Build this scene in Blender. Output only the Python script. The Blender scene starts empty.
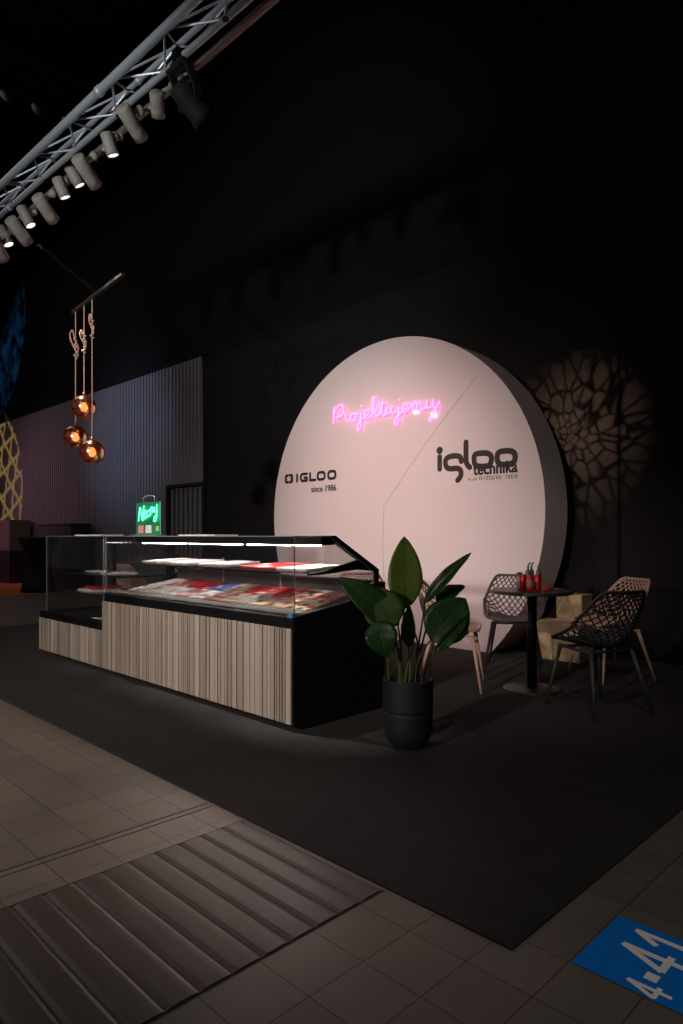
import bpy, bmesh, math, random
from mathutils import Vector, Matrix
random.seed(7)
PI = math.pi
S = bpy.context.scene
C = S.collection

# ------------------------------------------------------------------ camera
FPX, CAMH, CX, HY = 672.0, 1.17, 341.5, 536.0
cd = bpy.data.cameras.new('camera')
cam = bpy.data.objects.new('camera', cd); C.objects.link(cam)
cam.location = (0, 0, CAMH)
cam.rotation_euler = (PI/2, 0, PI/4)
cd.sensor_fit = 'VERTICAL'; cd.sensor_height = 36.0; cd.sensor_width = 24.0
cd.lens = 36.0*FPX/1024.0
cd.shift_y = (HY-512.0)/1024.0
cd.clip_start = 0.05; cd.clip_end = 200
S.camera = cam

# ------------------------------------------------------------------ world, exposure
W = bpy.data.worlds.new('world'); S.world = W; W.use_nodes = True
W.node_tree.nodes['Background'].inputs[0].default_value = (0.95, 0.9, 1.0, 1)
W.node_tree.nodes['Background'].inputs[1].default_value = 0.019
S.view_settings.view_transform = 'Standard'; S.view_settings.look = 'None'
S.view_settings.exposure = 0.0; S.view_settings.gamma = 1.0
S.view_settings.use_curve_mapping = False
S.cycles.use_denoising = True
S.cycles.max_bounces = 8; S.cycles.transparent_max_bounces = 24
S.cycles.caustics_reflective = False; S.cycles.caustics_refractive = False
S.cycles.sample_clamp_indirect = 4.0

def look(o, target):
    d = Vector(target)-Vector(o.location)
    o.rotation_euler = d.to_track_quat('-Z', 'Y').to_euler()

def spot(name, loc, target, power, color, angle, blend=0.6, size=0.05, parent=None):
    l = bpy.data.lights.new(name, 'SPOT'); l.energy = power; l.color = color
    l.spot_size = math.radians(angle); l.spot_blend = blend; l.shadow_soft_size = size
    o = bpy.data.objects.new(name, l); C.objects.link(o); o.location = loc; look(o, target)
    return o

def area(name, loc, target, power, color, sx, sy):
    l = bpy.data.lights.new(name, 'AREA'); l.energy = power; l.color = color
    l.shape = 'RECTANGLE'; l.size = sx; l.size_y = sy
    o = bpy.data.objects.new(name, l); C.objects.link(o); o.location = loc; look(o, target)
    return o

# unseen hall lighting outside the stand, with added fill lamps
area('hall_wall_fill', (-13.5, 2.5, 7.5), (-13.5, 4.5, 0), 48, (1.0, 0.93, 0.92), 5, 2)  # unseen fill added for the grey wall and far left floor
area('hall_front_fill', (-1.8, -3.5, 6.5), (-1.0, 2.5, 0), 19, (1.0, 0.88, 0.84), 2.5, 2.5)  # soft fill added behind the camera, stands for no particular fixture
spot('aisle_floor_fill', (0.2, 1.0, 6.5), (0.3, 1.9, 0), 200, (1.0, 0.9, 0.84), 60, 1.0, 0.3)  # added spot that brightens only the right-hand tiles and sticker
spot('hall_front_spot', (-1.4, -4.6, 2.5), (-4.85, 2.6, 0.6), 1550, (1.0, 0.87, 0.78), 50, 1.0, 0.15)
spot('truss_fill', (-2.2, -3.6, 2.2), (-4.9, 2.1, 4.0), 980, (0.90, 0.96, 1.0), 36, 1.0, 0.15)  # added low in front to brighten the truss and spot housings
spot('boards_fill', (-0.8, -0.6, 6.5), (-2.0, 1.62, 0), 520, (1.0, 0.78, 0.74), 17, 1.0, 0.2)  # added lamp putting a pinkish pool of light on the channel boards
spot('table_fill', (-0.4, 1.2, 5.2), (-2.35, 5.1, 0.4), 210, (1.0, 0.86, 0.78), 36, 1.0, 0.15)  # added to lift the chairs, table and crates
spot('hall_blue_wash', (-12.0, 1.0, 3.8), (-12.6, 6.5, 3.3), 420, (0.52, 0.66, 1.0), 46, 1.0, 0.2)
spot('hall_magenta_wash', (-19.0, 1.0, 3.5), (-17.0, 6.5, 1.7), 330, (1.0, 0.45, 0.68), 60, 1.0, 0.2)

def gobo(name, loc, target, power, color, angle, kind):
    """a spot light with a cut pattern in its gate"""
    o = spot(name, loc, target, power, color, angle, 0.08, 0.01)
    l = o.data; l.use_nodes = True
    nt = l.node_tree; N = nt.nodes; L = nt.links
    em = next(n for n in N if n.type == 'EMISSION')
    tc = N.new('ShaderNodeTexCoord')
    sep = N.new('ShaderNodeSeparateXYZ'); L.new(tc.outputs['Normal'], sep.inputs[0])
    dx = N.new('ShaderNodeMath'); dx.operation = 'DIVIDE'; L.new(sep.outputs[0], dx.inputs[0]); L.new(sep.outputs[2], dx.inputs[1])
    dy = N.new('ShaderNodeMath'); dy.operation = 'DIVIDE'; L.new(sep.outputs[1], dy.inputs[0]); L.new(sep.outputs[2], dy.inputs[1])
    cmb = N.new('ShaderNodeCombineXYZ'); L.new(dx.outputs[0], cmb.inputs[0]); L.new(dy.outputs[0], cmb.inputs[1])
    ramp = N.new('ShaderNodeValToRGB')
    if kind == 'lattice':
        acc = None
        for a in (20, 75, 130):
            mp = N.new('ShaderNodeMapping'); mp.inputs['Rotation'].default_value = (0, 0, math.radians(a))
            L.new(cmb.outputs[0], mp.inputs[0])
            wv = N.new('ShaderNodeTexWave'); wv.inputs['Scale'].default_value = 2.5; wv.inputs['Distortion'].default_value = 2.2
            wv.inputs['Detail'].default_value = 1.0
            L.new(mp.outputs[0], wv.inputs[0])
            if acc is None: acc = wv.outputs[1]
            else:
                mx = N.new('ShaderNodeMath'); mx.operation = 'MAXIMUM'; L.new(acc, mx.inputs[0]); L.new(wv.outputs[1], mx.inputs[1]); acc = mx.outputs[0]
        L.new(acc, ramp.inputs[0])
        ramp.color_ramp.elements[0].position = 0.86; ramp.color_ramp.elements[1].position = 0.985
    elif kind == 'web':
        ln = N.new('ShaderNodeVectorMath'); ln.operation = 'LENGTH'; L.new(cmb.outputs[0], ln.inputs[0])
        ad = N.new('ShaderNodeMath'); ad.operation = 'ADD'; ad.inputs[1].default_value = 0.035; L.new(ln.outputs['Value'], ad.inputs[0])
        pw = N.new('ShaderNodeMath'); pw.operation = 'POWER'; pw.inputs[1].default_value = -0.6; L.new(ad.outputs[0], pw.inputs[0])
        sc = N.new('ShaderNodeVectorMath'); sc.operation = 'SCALE'; L.new(cmb.outputs[0], sc.inputs[0]); L.new(pw.outputs[0], sc.inputs['Scale'])
        vo = N.new('ShaderNodeTexVoronoi'); vo.feature = 'DISTANCE_TO_EDGE'; vo.inputs['Scale'].default_value = 12.0; L.new(sc.outputs[0], vo.inputs['Vector'])
        fo = N.new('ShaderNodeMapRange'); fo.inputs['From Min'].default_value = 0.0; fo.inputs['From Max'].default_value = 0.185; fo.inputs['To Min'].default_value = 0.9; fo.inputs['To Max'].default_value = 0.0
        L.new(ln.outputs['Value'], fo.inputs['Value'])
        rp = N.new('ShaderNodeMapRange'); rp.inputs['From Min'].default_value = 0.04; rp.inputs['From Max'].default_value = 0.12; L.new(vo.outputs['Distance'], rp.inputs['Value'])
        mm = N.new('ShaderNodeMath'); mm.operation = 'MULTIPLY'; L.new(fo.outputs[0], mm.inputs[0]); L.new(rp.outputs[0], mm.inputs[1])
        # beam mask added to keep the web pattern off the round backdrop
        Mw = o.rotation_euler.to_matrix()
        def dot(row):
            d = N.new('ShaderNodeVectorMath'); d.operation = 'DOT_PRODUCT'; d.inputs[1].default_value = tuple(row); L.new(tc.outputs['Normal'], d.inputs[0]); return d.outputs['Value']
        def m2(op, a, b):
            n = N.new('ShaderNodeMath'); n.operation = op
            for q, v in enumerate((a, b)):
                if isinstance(v, (int, float)): n.inputs[q].default_value = v
                else: L.new(v, n.inputs[q])
            return n.outputs[0]
        wx, wy, wz = dot(Mw[0]), dot(Mw[1]), dot(Mw[2])
        sx_, sz_ = m2('DIVIDE', wx, wy), m2('DIVIDE', wz, wy)
        msk = 1.0
        for yp in (5.77, 6.0, 6.21):
            hx = m2('ADD', m2('MULTIPLY', sx_, yp-loc[1]), loc[0]+5.07); hz = m2('ADD', m2('MULTIPLY', sz_, yp-loc[1]), loc[2]-1.42)
            rr = m2('SQRT', m2('ADD', m2('MULTIPLY', hx, hx), m2('MULTIPLY', hz, hz)), 0.0)
            msk = m2('MULTIPLY', m2('GREATER_THAN', rr, 2.02), msk)
        L.new(m2('MULTIPLY', mm.outputs[0], msk), em.inputs[1]); return o
    else:
        ns = N.new('ShaderNodeTexNoise'); ns.inputs['Scale'].default_value = 14; ns.inputs['Detail'].default_value = 3
        L.new(cmb.outputs[0], ns.inputs[0]); L.new(ns.outputs[0], ramp.inputs[0])
        ramp.color_ramp.elements[0].position = 0.40; ramp.color_ramp.elements[1].position = 0.66
        # slanted shutter across the upper part of the beam
        m1 = N.new('ShaderNodeMath'); m1.operation = 'MULTIPLY_ADD'; m1.inputs[1].default_value = 0.73
        ng = N.new('ShaderNodeMath'); ng.operation = 'MULTIPLY'; ng.inputs[1].default_value = -1.0; L.new(dy.outputs[0], ng.inputs[0])
        L.new(dx.outputs[0], m1.inputs[0]); L.new(ng.outputs[0], m1.inputs[2])
        sh = N.new('ShaderNodeMapRange'); sh.inputs['From Min'].default_value = -0.24; sh.inputs['From Max'].default_value = -0.13; sh.inputs['To Min'].default_value = 1.0; sh.inputs['To Max'].default_value = 0.0
        L.new(m1.outputs[0], sh.inputs['Value'])
        pm = N.new('ShaderNodeMath'); pm.operation = 'MULTIPLY'; L.new(sh.outputs[0], pm.inputs[0]); L.new(ramp.outputs[0], pm.inputs[1])
        L.new(pm.outputs[0], em.inputs[1]); return o
    L.new(ramp.outputs[0], em.inputs[1])
    return o
gobo('lattice_projector', (-18.5, 1.5, 3.2), (-20.5, 6.5, 2.42), 900, (1.0, 0.72, 0.18), 51, 'lattice')
gobo('blue_projector', (-20.6, 0.5, 7.05), (-20.6, 6.5, 7.0), 3800, (0.04, 0.40, 1.0), 47, 'noise')
gobo('web_pattern_spot', (-2.3, 2.4, 4.2), (-3.18, 6.5, 2.15), 2300, (1.0, 0.62, 0.42), 23, 'web')  # added front spot, stands in for a perforated lamp behind the backdrop

# ------------------------------------------------------------------ materials
def lin(c):
    return tuple(((v/255.0)/12.92 if v/255.0 <= 0.04045 else ((v/255.0+0.055)/1.055)**2.4) for v in c)
MATS = {}
def mat(name, rgb, rough=0.6, metal=0.0, noise=0.0, nscale=20.0, spec=0.5, emit=None, estr=0.0, bump=0.0):
    if name in MATS: return MATS[name]
    m = bpy.data.materials.new(name); m.use_nodes = True
    nt = m.node_tree; b = nt.nodes['Principled BSDF']
    c = (*lin(rgb), 1)
    b.inputs['Base Color'].default_value = c
    b.inputs['Roughness'].default_value = rough; b.inputs['Metallic'].default_value = metal
    b.inputs['Specular IOR Level'].default_value = spec
    tc = nt.nodes.new('ShaderNodeTexCoord')
    ns = nt.nodes.new('ShaderNodeTexNoise'); ns.inputs['Scale'].default_value = nscale; ns.inputs['Detail'].default_value = 4
    nt.links.new(tc.outputs['Object'], ns.inputs['Vector'])
    if noise > 0:
        mr = nt.nodes.new('ShaderNodeMapRange'); mr.inputs['To Min'].default_value = 1-noise; mr.inputs['To Max'].default_value = 1+noise
        nt.links.new(ns.outputs[0], mr.inputs['Value'])
        mx = nt.nodes.new('ShaderNodeMix'); mx.data_type = 'RGBA'; mx.blend_type = 'MULTIPLY'; mx.inputs[0].default_value = 1
        mx.inputs[6].default_value = c; nt.links.new(mr.outputs[0], mx.inputs[7])
        nt.links.new(mx.outputs[2], b.inputs['Base Color'])
    if bump > 0:
        bp = nt.nodes.new('ShaderNodeBump'); bp.inputs['Strength'].default_value = bump; bp.inputs['Distance'].default_value = 0.01
        nt.links.new(ns.outputs[0], bp.inputs['Height']); nt.links.new(bp.outputs[0], b.inputs['Normal'])
    if emit:
        b.inputs['Emission Color'].default_value = (*lin(emit), 1); b.inputs['Emission Strength'].default_value = estr
    MATS[name] = m
    return m

def glassmat(name, tint, refl=1.0, rough=0.02, milk=0.0):
    m = bpy.data.materials.new(name); m.use_nodes = True; nt = m.node_tree
    for n in list(nt.nodes): nt.nodes.remove(n)
    out = nt.nodes.new('ShaderNodeOutputMaterial')
    tr = nt.nodes.new('ShaderNodeBsdfTransparent'); tr.inputs[0].default_value = (*tint, 1)
    gl = nt.nodes.new('ShaderNodeBsdfGlossy'); gl.inputs[1].default_value = rough
    fr = nt.nodes.new('ShaderNodeFresnel'); fr.inputs[0].default_value = 1.45
    mu = nt.nodes.new('ShaderNodeMath'); mu.operation = 'MULTIPLY'; mu.inputs[1].default_value = refl
    mx = nt.nodes.new('ShaderNodeMixShader')
    nt.links.new(fr.outputs[0], mu.inputs[0]); nt.links.new(mu.outputs[0], mx.inputs[0])
    nt.links.new(tr.outputs[0], mx.inputs[1]); nt.links.new(gl.outputs[0], mx.inputs[2])
    nt.links.new(mx.outputs[0], out.inputs[0])
    MATS[name] = m
    return m
GLASS = glassmat('clear_glass', (0.98, 0.988, 0.985), 0.5)
EDGE = mat('glass_edge', (120, 135, 130), 0.3)
ACRYL = glassmat('acrylic', (0.75, 0.95, 0.85), 0.8)
BLACK = mat('black_lacquer', (12, 12, 13), 0.5, noise=0.1)
BLACKM = mat('black_metal', (20, 20, 21), 0.4, 0.3)
STEEL = mat('aluminium_tube', (172, 178, 184), 0.38, 0.35, noise=0.1)
SPOTW = mat('spot_housing', (150, 142, 132), 0.55, noise=0.05)
GRILLE = mat('grille_steel', (190, 184, 182), 0.4, 0.2)
DISCW = mat('disc_white', (226, 216, 214), 0.75, noise=0.02, nscale=3)
SEAM = mat('seam_grey', (176, 160, 160), 0.8)
INK = mat('ink_brown_black', (38, 30, 30), 0.7)
INKG = mat('ink_grey', (52, 46, 44), 0.7)
BEIGE = mat('chair_beige', (216, 178, 158), 0.5, noise=0.04)
GREY = mat('chair_grey', (92, 82, 84), 0.5, noise=0.04)
DARK = mat('chair_dark', (50, 52, 54), 0.5, noise=0.04)
DARKLEG = mat('chair_dark_leg', (62, 68, 70), 0.45)
GREYLEG = mat('chair_grey_leg', (60, 52, 54), 0.45)
RED = mat('can_red', (190, 20, 34), 0.3, 0.2)
RUBBER = mat('rubber_black', (14, 14, 14), 0.8)
OSB = mat('raw_board', (196, 172, 134), 0.8, noise=0.35, nscale=45)
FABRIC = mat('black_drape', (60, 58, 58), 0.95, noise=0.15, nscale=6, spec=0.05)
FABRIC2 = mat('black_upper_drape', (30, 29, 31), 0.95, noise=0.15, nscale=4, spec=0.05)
CARPET = mat('black_carpet', (46, 44, 44), 0.95, noise=0.3, nscale=9, spec=0.1, bump=0.2)
ORANGE = mat('orange_carpet', (185, 105, 66), 0.95, noise=0.15, nscale=30, spec=0.1)
POTM = mat('pot_slate', (24, 27, 31), 0.65, noise=0.25, nscale=25, bump=0.1)
SOIL = mat('soil', (30, 24, 20), 0.95, noise=0.4, nscale=60)
LEAF = mat('leaf_green', (86, 106, 30), 0.42, noise=0.25, nscale=9)
LEAF2 = mat('leaf_dark', (36, 70, 34), 0.35, noise=0.25, nscale=9)
LEAF3 = mat('leaf_olive', (66, 88, 36), 0.45, noise=0.25, nscale=9)
for m_, tr_ in ((LEAF, (120, 150, 30)), (LEAF2, (60, 110, 40)), (LEAF3, (110, 130, 40))):
    nt = m_.node_tree; out = nt.nodes['Material Output']; b_ = nt.nodes['Principled BSDF']
    t_ = nt.nodes.new('ShaderNodeBsdfTranslucent'); t_.inputs[0].default_value = (*lin(tr_), 1)
    x_ = nt.nodes.new('ShaderNodeMixShader'); x_.inputs[0].default_value = 0.3
    nt.links.new(b_.outputs[0], x_.inputs[1]); nt.links.new(t_.outputs[0], x_.inputs[2]); nt.links.new(x_.outputs[0], out.inputs[0])
VEIN = mat('leaf_vein', (28, 46, 18), 0.5)
VEIN2 = mat('leaf_vein_pale', (66, 100, 48), 0.5)
STEM = mat('stem_green', (62, 92, 34), 0.5)
STEM2 = mat('stem_brown', (52, 42, 34), 0.5)
ROPE = mat('jute_rope', (205, 165, 140), 0.9, noise=0.2, nscale=120)
PAPER = mat('paper_white', (242, 236, 234), 0.6)
PAPERR = mat('paper_red', (205, 40, 44), 0.5)
PAPERB = mat('paper_blue', (60, 115, 205), 0.5)
PAPERT = mat('paper_tan', (240, 214, 184), 0.5)
PAPERK = mat('paper_dark', (70, 58, 56), 0.5)
PAPERP = mat('paper_pink', (226, 150, 140), 0.5)
PAPERG = mat('paper_grey', (186, 182, 188), 0.5)
NEONP = mat('neon_pink', (255, 190, 245), 0.4, emit=(255, 104, 212), estr=2.3)
ADAPTERW = mat('adapter_glow', (255, 235, 250), 0.4, emit=(255, 225, 250), estr=1.6)  # emission paints brightness onto the adapter blocks, which are no lamps
NEONG = mat('neon_green', (170, 255, 220), 0.4, emit=(70, 255, 170), estr=3.2)
LENS = mat('lamp_lens', (255, 250, 240), 0.4, emit=(255, 246, 235), estr=2.2)
LENSOFF = mat('lamp_lens_off', (40, 40, 42), 0.2)
LED = mat('led_strip', (255, 255, 255), 0.4, emit=(255, 232, 226), estr=120.0)
BULB = mat('bulb_warm', (255, 190, 120), 0.4, emit=(255, 180, 120), estr=4.0)
BLUE = mat('sticker_blue', (0, 118, 212), 0.8, spec=0.15)
STWHITE = mat('sticker_white', (240, 236, 230), 0.7)
SEATMESH = None

def wood_mat(k):
    m = bpy.data.materials.new('grey_oak_%d' % int(k*100)); m.use_nodes = True; nt = m.node_tree; b = nt.nodes['Principled BSDF']
    N = nt.nodes; L = nt.links
    tc = N.new('ShaderNodeTexCoord')
    def ns(scale, mapping, detail=3, dist=0.0):
        mp = N.new('ShaderNodeMapping'); mp.inputs['Scale'].default_value = mapping; L.new(tc.outputs['Object'], mp.inputs[0])
        n = N.new('ShaderNodeTexNoise'); n.inputs['Scale'].default_value = scale; n.inputs['Detail'].default_value = detail
        n.inputs['Distortion'].default_value = dist
        L.new(mp.outputs[0], n.inputs['Vector']); return n.outputs[0]
    a = ns(1.0, (34, 1, 0.25), 3)
    r1 = N.new('ShaderNodeValToRGB'); L.new(a, r1.inputs[0])
    r1.color_ramp.elements[0].position = 0.30; r1.color_ramp.elements[0].color = (*[v*k for v in lin((140, 128, 115))], 1)
    r1.color_ramp.elements[1].position = 0.72; r1.color_ramp.elements[1].color = (*[v*k for v in lin((186, 174, 160))], 1)
    L.new(r1.outputs[0], b.inputs['Base Color']); b.inputs['Roughness'].default_value = 0.6
    return m
WOODS = [wood_mat(k) for k in (1.0, 0.86, 0.72, 1.12)]

def tile_mat(name, x0, y0, base, rough):
    m = bpy.data.materials.new(name); m.use_nodes = True; nt = m.node_tree; b = nt.nodes['Principled BSDF']
    N = nt.nodes; L = nt.links
    ge = N.new('ShaderNodeNewGeometry')
    mp = N.new('ShaderNodeMapping'); mp.inputs['Location'].default_value = (-x0, -y0, 0); L.new(ge.outputs['Position'], mp.inputs[0])
    br = N.new('ShaderNodeTexBrick'); br.offset = 0.0; br.squash = 1.0
    br.inputs['Scale'].default_value = 1.0; br.inputs['Brick Width'].default_value = 0.2; br.inputs['Row Height'].default_value = 0.2
    br.inputs['Mortar Size'].default_value = 0.0022; br.inputs['Mortar Smooth'].default_value = 0.2
    c1 = lin(base); br.inputs['Color1'].default_value = (*c1, 1); br.inputs['Color2'].default_value = (*[v*0.85 for v in c1], 1)
    br.inputs['Mortar'].default_value = (*[v*0.25 for v in c1], 1)
    L.new(mp.outputs[0], br.inputs['Vector'])
    ns = N.new('ShaderNodeTexNoise'); ns.inputs['Scale'].default_value = 5; ns.inputs['Detail'].default_value = 5; L.new(ge.outputs['Position'], ns.inputs['Vector'])
    mr = N.new('ShaderNodeMapRange'); mr.inputs['To Min'].default_value = 0.8; mr.inputs['To Max'].default_value = 1.2; L.new(ns.outputs[0], mr.inputs['Value'])
    mx = N.new('ShaderNodeMix'); mx.data_type = 'RGBA'; mx.blend_type = 'MULTIPLY'; mx.inputs[0].default_value = 1
    L.new(br.outputs[0], mx.inputs[6]); L.new(mr.outputs[0], mx.inputs[7])
    L.new(mx.outputs[2], b.inputs['Base Color'])
    r2 = N.new('ShaderNodeMapRange'); r2.inputs['To Min'].default_value = rough-0.06; r2.inputs['To Max'].default_value = rough+0.1; L.new(ns.outputs[0], r2.inputs['Value'])
    L.new(r2.outputs[0], b.inputs['Roughness'])
    bp = N.new('ShaderNodeBump'); bp.inputs['Strength'].default_value = 0.5; bp.inputs['Distance'].default_value = 0.003; bp.invert = True
    L.new(br.outputs['Fac'], bp.inputs['Height']); L.new(bp.outputs[0], b.inputs['Normal'])
    return m
TILE = tile_mat('stone_tile', -0.864, 1.348, (104, 97, 90), 0.36)
TILE2 = tile_mat('stone_tile_hall', -2.505, 1.348, (118, 108, 99), 0.42)
STRIP = mat('channel_boards', (74, 65, 61), 0.38, noise=0.2, nscale=7)

# ------------------------------------------------------------------ mesh helpers
def link(name, me, m, parent=None, smooth=False):
    o = bpy.data.objects.new(name, me); C.objects.link(o)
    if m is not None and not isinstance(m, (list, tuple)): m = [m]
    for k in m or []: me.materials.append(k)
    if smooth:
        for p in me.polygons: p.use_smooth = True
    if parent: o.parent = parent
    return o
def obj(name, bm, m, parent=None, smooth=False, recalc=True):
    if recalc: bmesh.ops.recalc_face_normals(bm, faces=bm.faces[:])
    me = bpy.data.meshes.new(name); bm.to_mesh(me); bm.free()
    return link(name, me, m, parent, smooth)
def tag(o, label, cat, group=None, kind=None):
    o['label'] = label; o['category'] = cat
    if group: o['group'] = group
    if kind: o['kind'] = kind
    return o
def thing(name, label, cat, loc=(0, 0, 0), rz=0.0, group=None):
    o = bpy.data.objects.new(name, None); C.objects.link(o); o.location = loc; o.rotation_euler = (0, 0, rz)
    o.empty_display_size = 0.1
    return tag(o, label, cat, group)
def struct(o): o['kind'] = 'structure'; return o
def B(): return bmesh.new()
def box(bm, x0, x1, y0, y1, z0, z1, M=None, mi=0):
    vs = []
    for z in (z0, z1):
        for x, y in ((x0, y0), (x1, y0), (x1, y1), (x0, y1)):
            v = Vector((x, y, z)); vs.append(bm.verts.new(M @ v if M else v))
    fs = []
    for f in ((0, 3, 2, 1), (4, 5, 6, 7), (0, 1, 5, 4), (1, 2, 6, 5), (2, 3, 7, 6), (3, 0, 4, 7)):
        fc = bm.faces.new([vs[i] for i in f]); fc.material_index = mi; fs.append(fc)
    return fs
def bevelbox(bm, x0, x1, y0, y1, z0, z1, r=0.004, M=None):
    b2 = bmesh.new(); box(b2, x0, x1, y0, y1, z0, z1)
    bmesh.ops.bevel(b2, geom=b2.edges[:], offset=r, segments=2, affect='EDGES', profile=0.7)
    if M: b2.transform(M)
    me = bpy.data.meshes.new('t'); b2.to_mesh(me); b2.free(); bm.from_mesh(me); bpy.data.meshes.remove(me)
def tube(bm, pts, r, n=8, cap=True, closed=False, mi=0):
    pts = [Vector(p) for p in pts]; m = len(pts)
    rr = r if isinstance(r, (list, tuple)) else [r]*m
    rings = []; up = None
    for i, p in enumerate(pts):
        if closed: t = pts[(i+1) % m]-pts[i-1]
        else: t = pts[min(i+1, m-1)]-pts[max(i-1, 0)]
        if t.length < 1e-9: t = Vector((0, 0, 1))
        t.normalize()
        if up is None:
            a = Vector((0, 0, 1)) if abs(t.z) < 0.9 else Vector((1, 0, 0))
            up = t.cross(a).normalized()
        up = (up - t*up.dot(t))
        if up.length < 1e-6: up = t.orthogonal()
        up.normalize(); w = t.cross(up)
        rings.append([bm.verts.new(p+(up*math.cos(2*PI*k/n)+w*math.sin(2*PI*k/n))*rr[i]) for k in range(n)])
    seg = m if closed else m-1
    for i in range(seg):
        a, b = rings[i], rings[(i+1) % m]
        for k in range(n):
            f = bm.faces.new((a[k], a[(k+1) % n], b[(k+1) % n], b[k])); f.material_index = mi
    if cap and not closed:
        bm.faces.new(rings[0][::-1]).material_index = mi; bm.faces.new(rings[-1]).material_index = mi
def lathe(bm, prof, n=32, M=None, mi=0):
    rings = []
    for r, z in prof:
        if r < 1e-6:
            v = Vector((0, 0, z)); rings.append([bm.verts.new(M @ v if M else v)])
        else:
            ring = []
            for k in range(n):
                v = Vector((r*math.cos(2*PI*k/n), r*math.sin(2*PI*k/n), z)); ring.append(bm.verts.new(M @ v if M else v))
            rings.append(ring)
    for a, b in zip(rings, rings[1:]):
        for k in range(n):
            if len(a) == 1 and len(b) == 1: continue
            if len(a) == 1: f = bm.faces.new((a[0], b[k], b[(k+1) % n]))
            elif len(b) == 1: f = bm.faces.new((a[k], a[(k+1) % n], b[0]))
            else: f = bm.faces.new((a[k], a[(k+1) % n], b[(k+1) % n], b[k]))
            f.material_index = mi
def prism(bm, poly, axis_map, a0, a1, mi=0):
    """poly: 2D points; axis_map(u,v,t)->3D; extruded t from a0 to a1"""
    lo = [bm.verts.new(axis_map(u, v, a0)) for u, v in poly]; hi = [bm.verts.new(axis_map(u, v, a1)) for u, v in poly]
    n = len(poly)
    bm.faces.new(lo[::-1]).material_index = mi; bm.faces.new(hi).material_index = mi
    for i in range(n): bm.faces.new((lo[i], lo[(i+1) % n], hi[(i+1) % n], hi[i])).material_index = mi
def catmull(pts, k=6, closed=False):
    P = [Vector(p) for p in pts]; n = len(P); out = []
    rng = n if closed else n-1
    for i in range(rng):
        if closed: p0, p1, p2, p3 = P[i-1], P[i], P[(i+1) % n], P[(i+2) % n]
        else: p0, p1, p2, p3 = P[max(i-1, 0)], P[i], P[i+1], P[min(i+2, n-1)]
        for j in range(k):
            t = j/k
            out.append(0.5*((2*p1)+(p2-p0)*t+(2*p0-5*p1+4*p2-p3)*t*t+(3*p1-p0-3*p2+p3)*t**3))
    if not closed: out.append(P[-1])
    return out
def onY(x, y, Y):
    k = (x-CX)/FPX; d = Y*2**.5/(1+k); r = k*d
    return Vector(((r-d)/2**.5, Y, CAMH-(y-HY)*d/FPX))
def onZ(x, y, Z):
    d = FPX*(CAMH-Z)/(y-HY); r = d*(x-CX)/FPX
    return Vector(((r-d)/2**.5, (r+d)/2**.5, Z))
def atD(x, y, d):
    r = d*(x-CX)/FPX
    return Vector(((r-d)/2**.5, (r+d)/2**.5, CAMH-(y-HY)*d/FPX))
def pane(bm, x0, x1, y0, y1, z0, z1):
    """a glass sheet: big faces clear, narrow edges ground"""
    d = [x1-x0, y1-y0, z1-z0]; k = d.index(min(d))
    for f in box(bm, x0, x1, y0, y1, z0, z1):
        f.normal_update()
        f.material_index = 0 if abs(f.normal[k]) > 0.9 else 1
SJ = [0]
def stroke(bm, pts, w, y0, y1, capn=10):
    """a flat lettering stroke in the XZ plane with round ends"""
    P = [Vector((p[0], p[1])) for p in pts]
    mp = lambda u, v, t: (u, t, v)
    def nx():
        SJ[0] = (SJ[0]+1) % 23; return y0-SJ[0]*0.00004
    for a, b in zip(P, P[1:]):
        t = b-a
        if t.length < 1e-6: continue
        n = Vector((-t.y, t.x)).normalized()*w/2
        prism(bm, [a+n, b+n, b-n, a-n], mp, nx(), y1)
    for p in P:
        prism(bm, [(p.x+math.cos(2*PI*k/capn)*w/2, p.y+math.sin(2*PI*k/capn)*w/2) for k in range(capn)], mp, nx(), y1)
def text_mesh(body, size, bold=0.0, extrude=0.001, align='LEFT', xs=1.0):
    cu = bpy.data.curves.new('t', 'FONT'); cu.body = body; cu.size = size; cu.offset = bold; cu.extrude = extrude; cu.align_x = align
    o = bpy.data.objects.new('t', cu); C.objects.link(o)
    dg = bpy.context.evaluated_depsgraph_get(); dg.update()
    me = bpy.data.meshes.new_from_object(o.evaluated_get(dg))
    bpy.data.objects.remove(o); bpy.data.curves.remove(cu)
    me.materials.clear()
    me.transform(Matrix.Diagonal((xs, 1, 1, 1)))
    return me

# ------------------------------------------------------------------ room shell
WY = 6.5; TOPZ = 4.27
bm = B(); box(bm, -2.243, 6, -5, WY+0.3, -0.12, 0.0); struct(obj('floor', bm, TILE))
bm = B(); box(bm, -28, -2.243, -5, WY+0.3, -0.12, 0.0)
o = obj('floor_hall', bm, TILE2); struct(o)
# thin sliver course of cut tile and the dark joints beside the channel
bm = B(); box(bm, -2.497, -2.492, -5, 1.665, 0, 0.0012); box(bm, -2.458, -2.453, -5, 1.665, 0, 0.0012)
struct(obj('trim_1', bm, mat('joint_dark', (38, 34, 32), 0.8)))
# boarded channel across the walkway: rows of ridged boards
bm = B()
x0, x1 = -2.232, -1.474
yy = 1.66
while yy > -1.6:
    w = 0.0985
    prof = [(yy, 0.0), (yy-0.001, 0.0025), (yy-0.010, 0.0045), (yy-0.024, 0.0052), (yy-0.060, 0.0053), (yy-0.078, 0.0050), (yy-w+0.006, 0.0025), (yy-w, 0.0)]
    prism(bm, prof, lambda u, v, t: (t, u, v), x0, x1)
    yy -= 0.1
struct(obj('trim_2', bm, STRIP))
bm = B(); box(bm, x0-0.012, x0, -2, 1.665, 0, 0.0015); box(bm, x1, x1+0.006, -2, 1.665, 0, 0.0015)
struct(obj('trim_3', bm, RUBBER))

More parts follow.
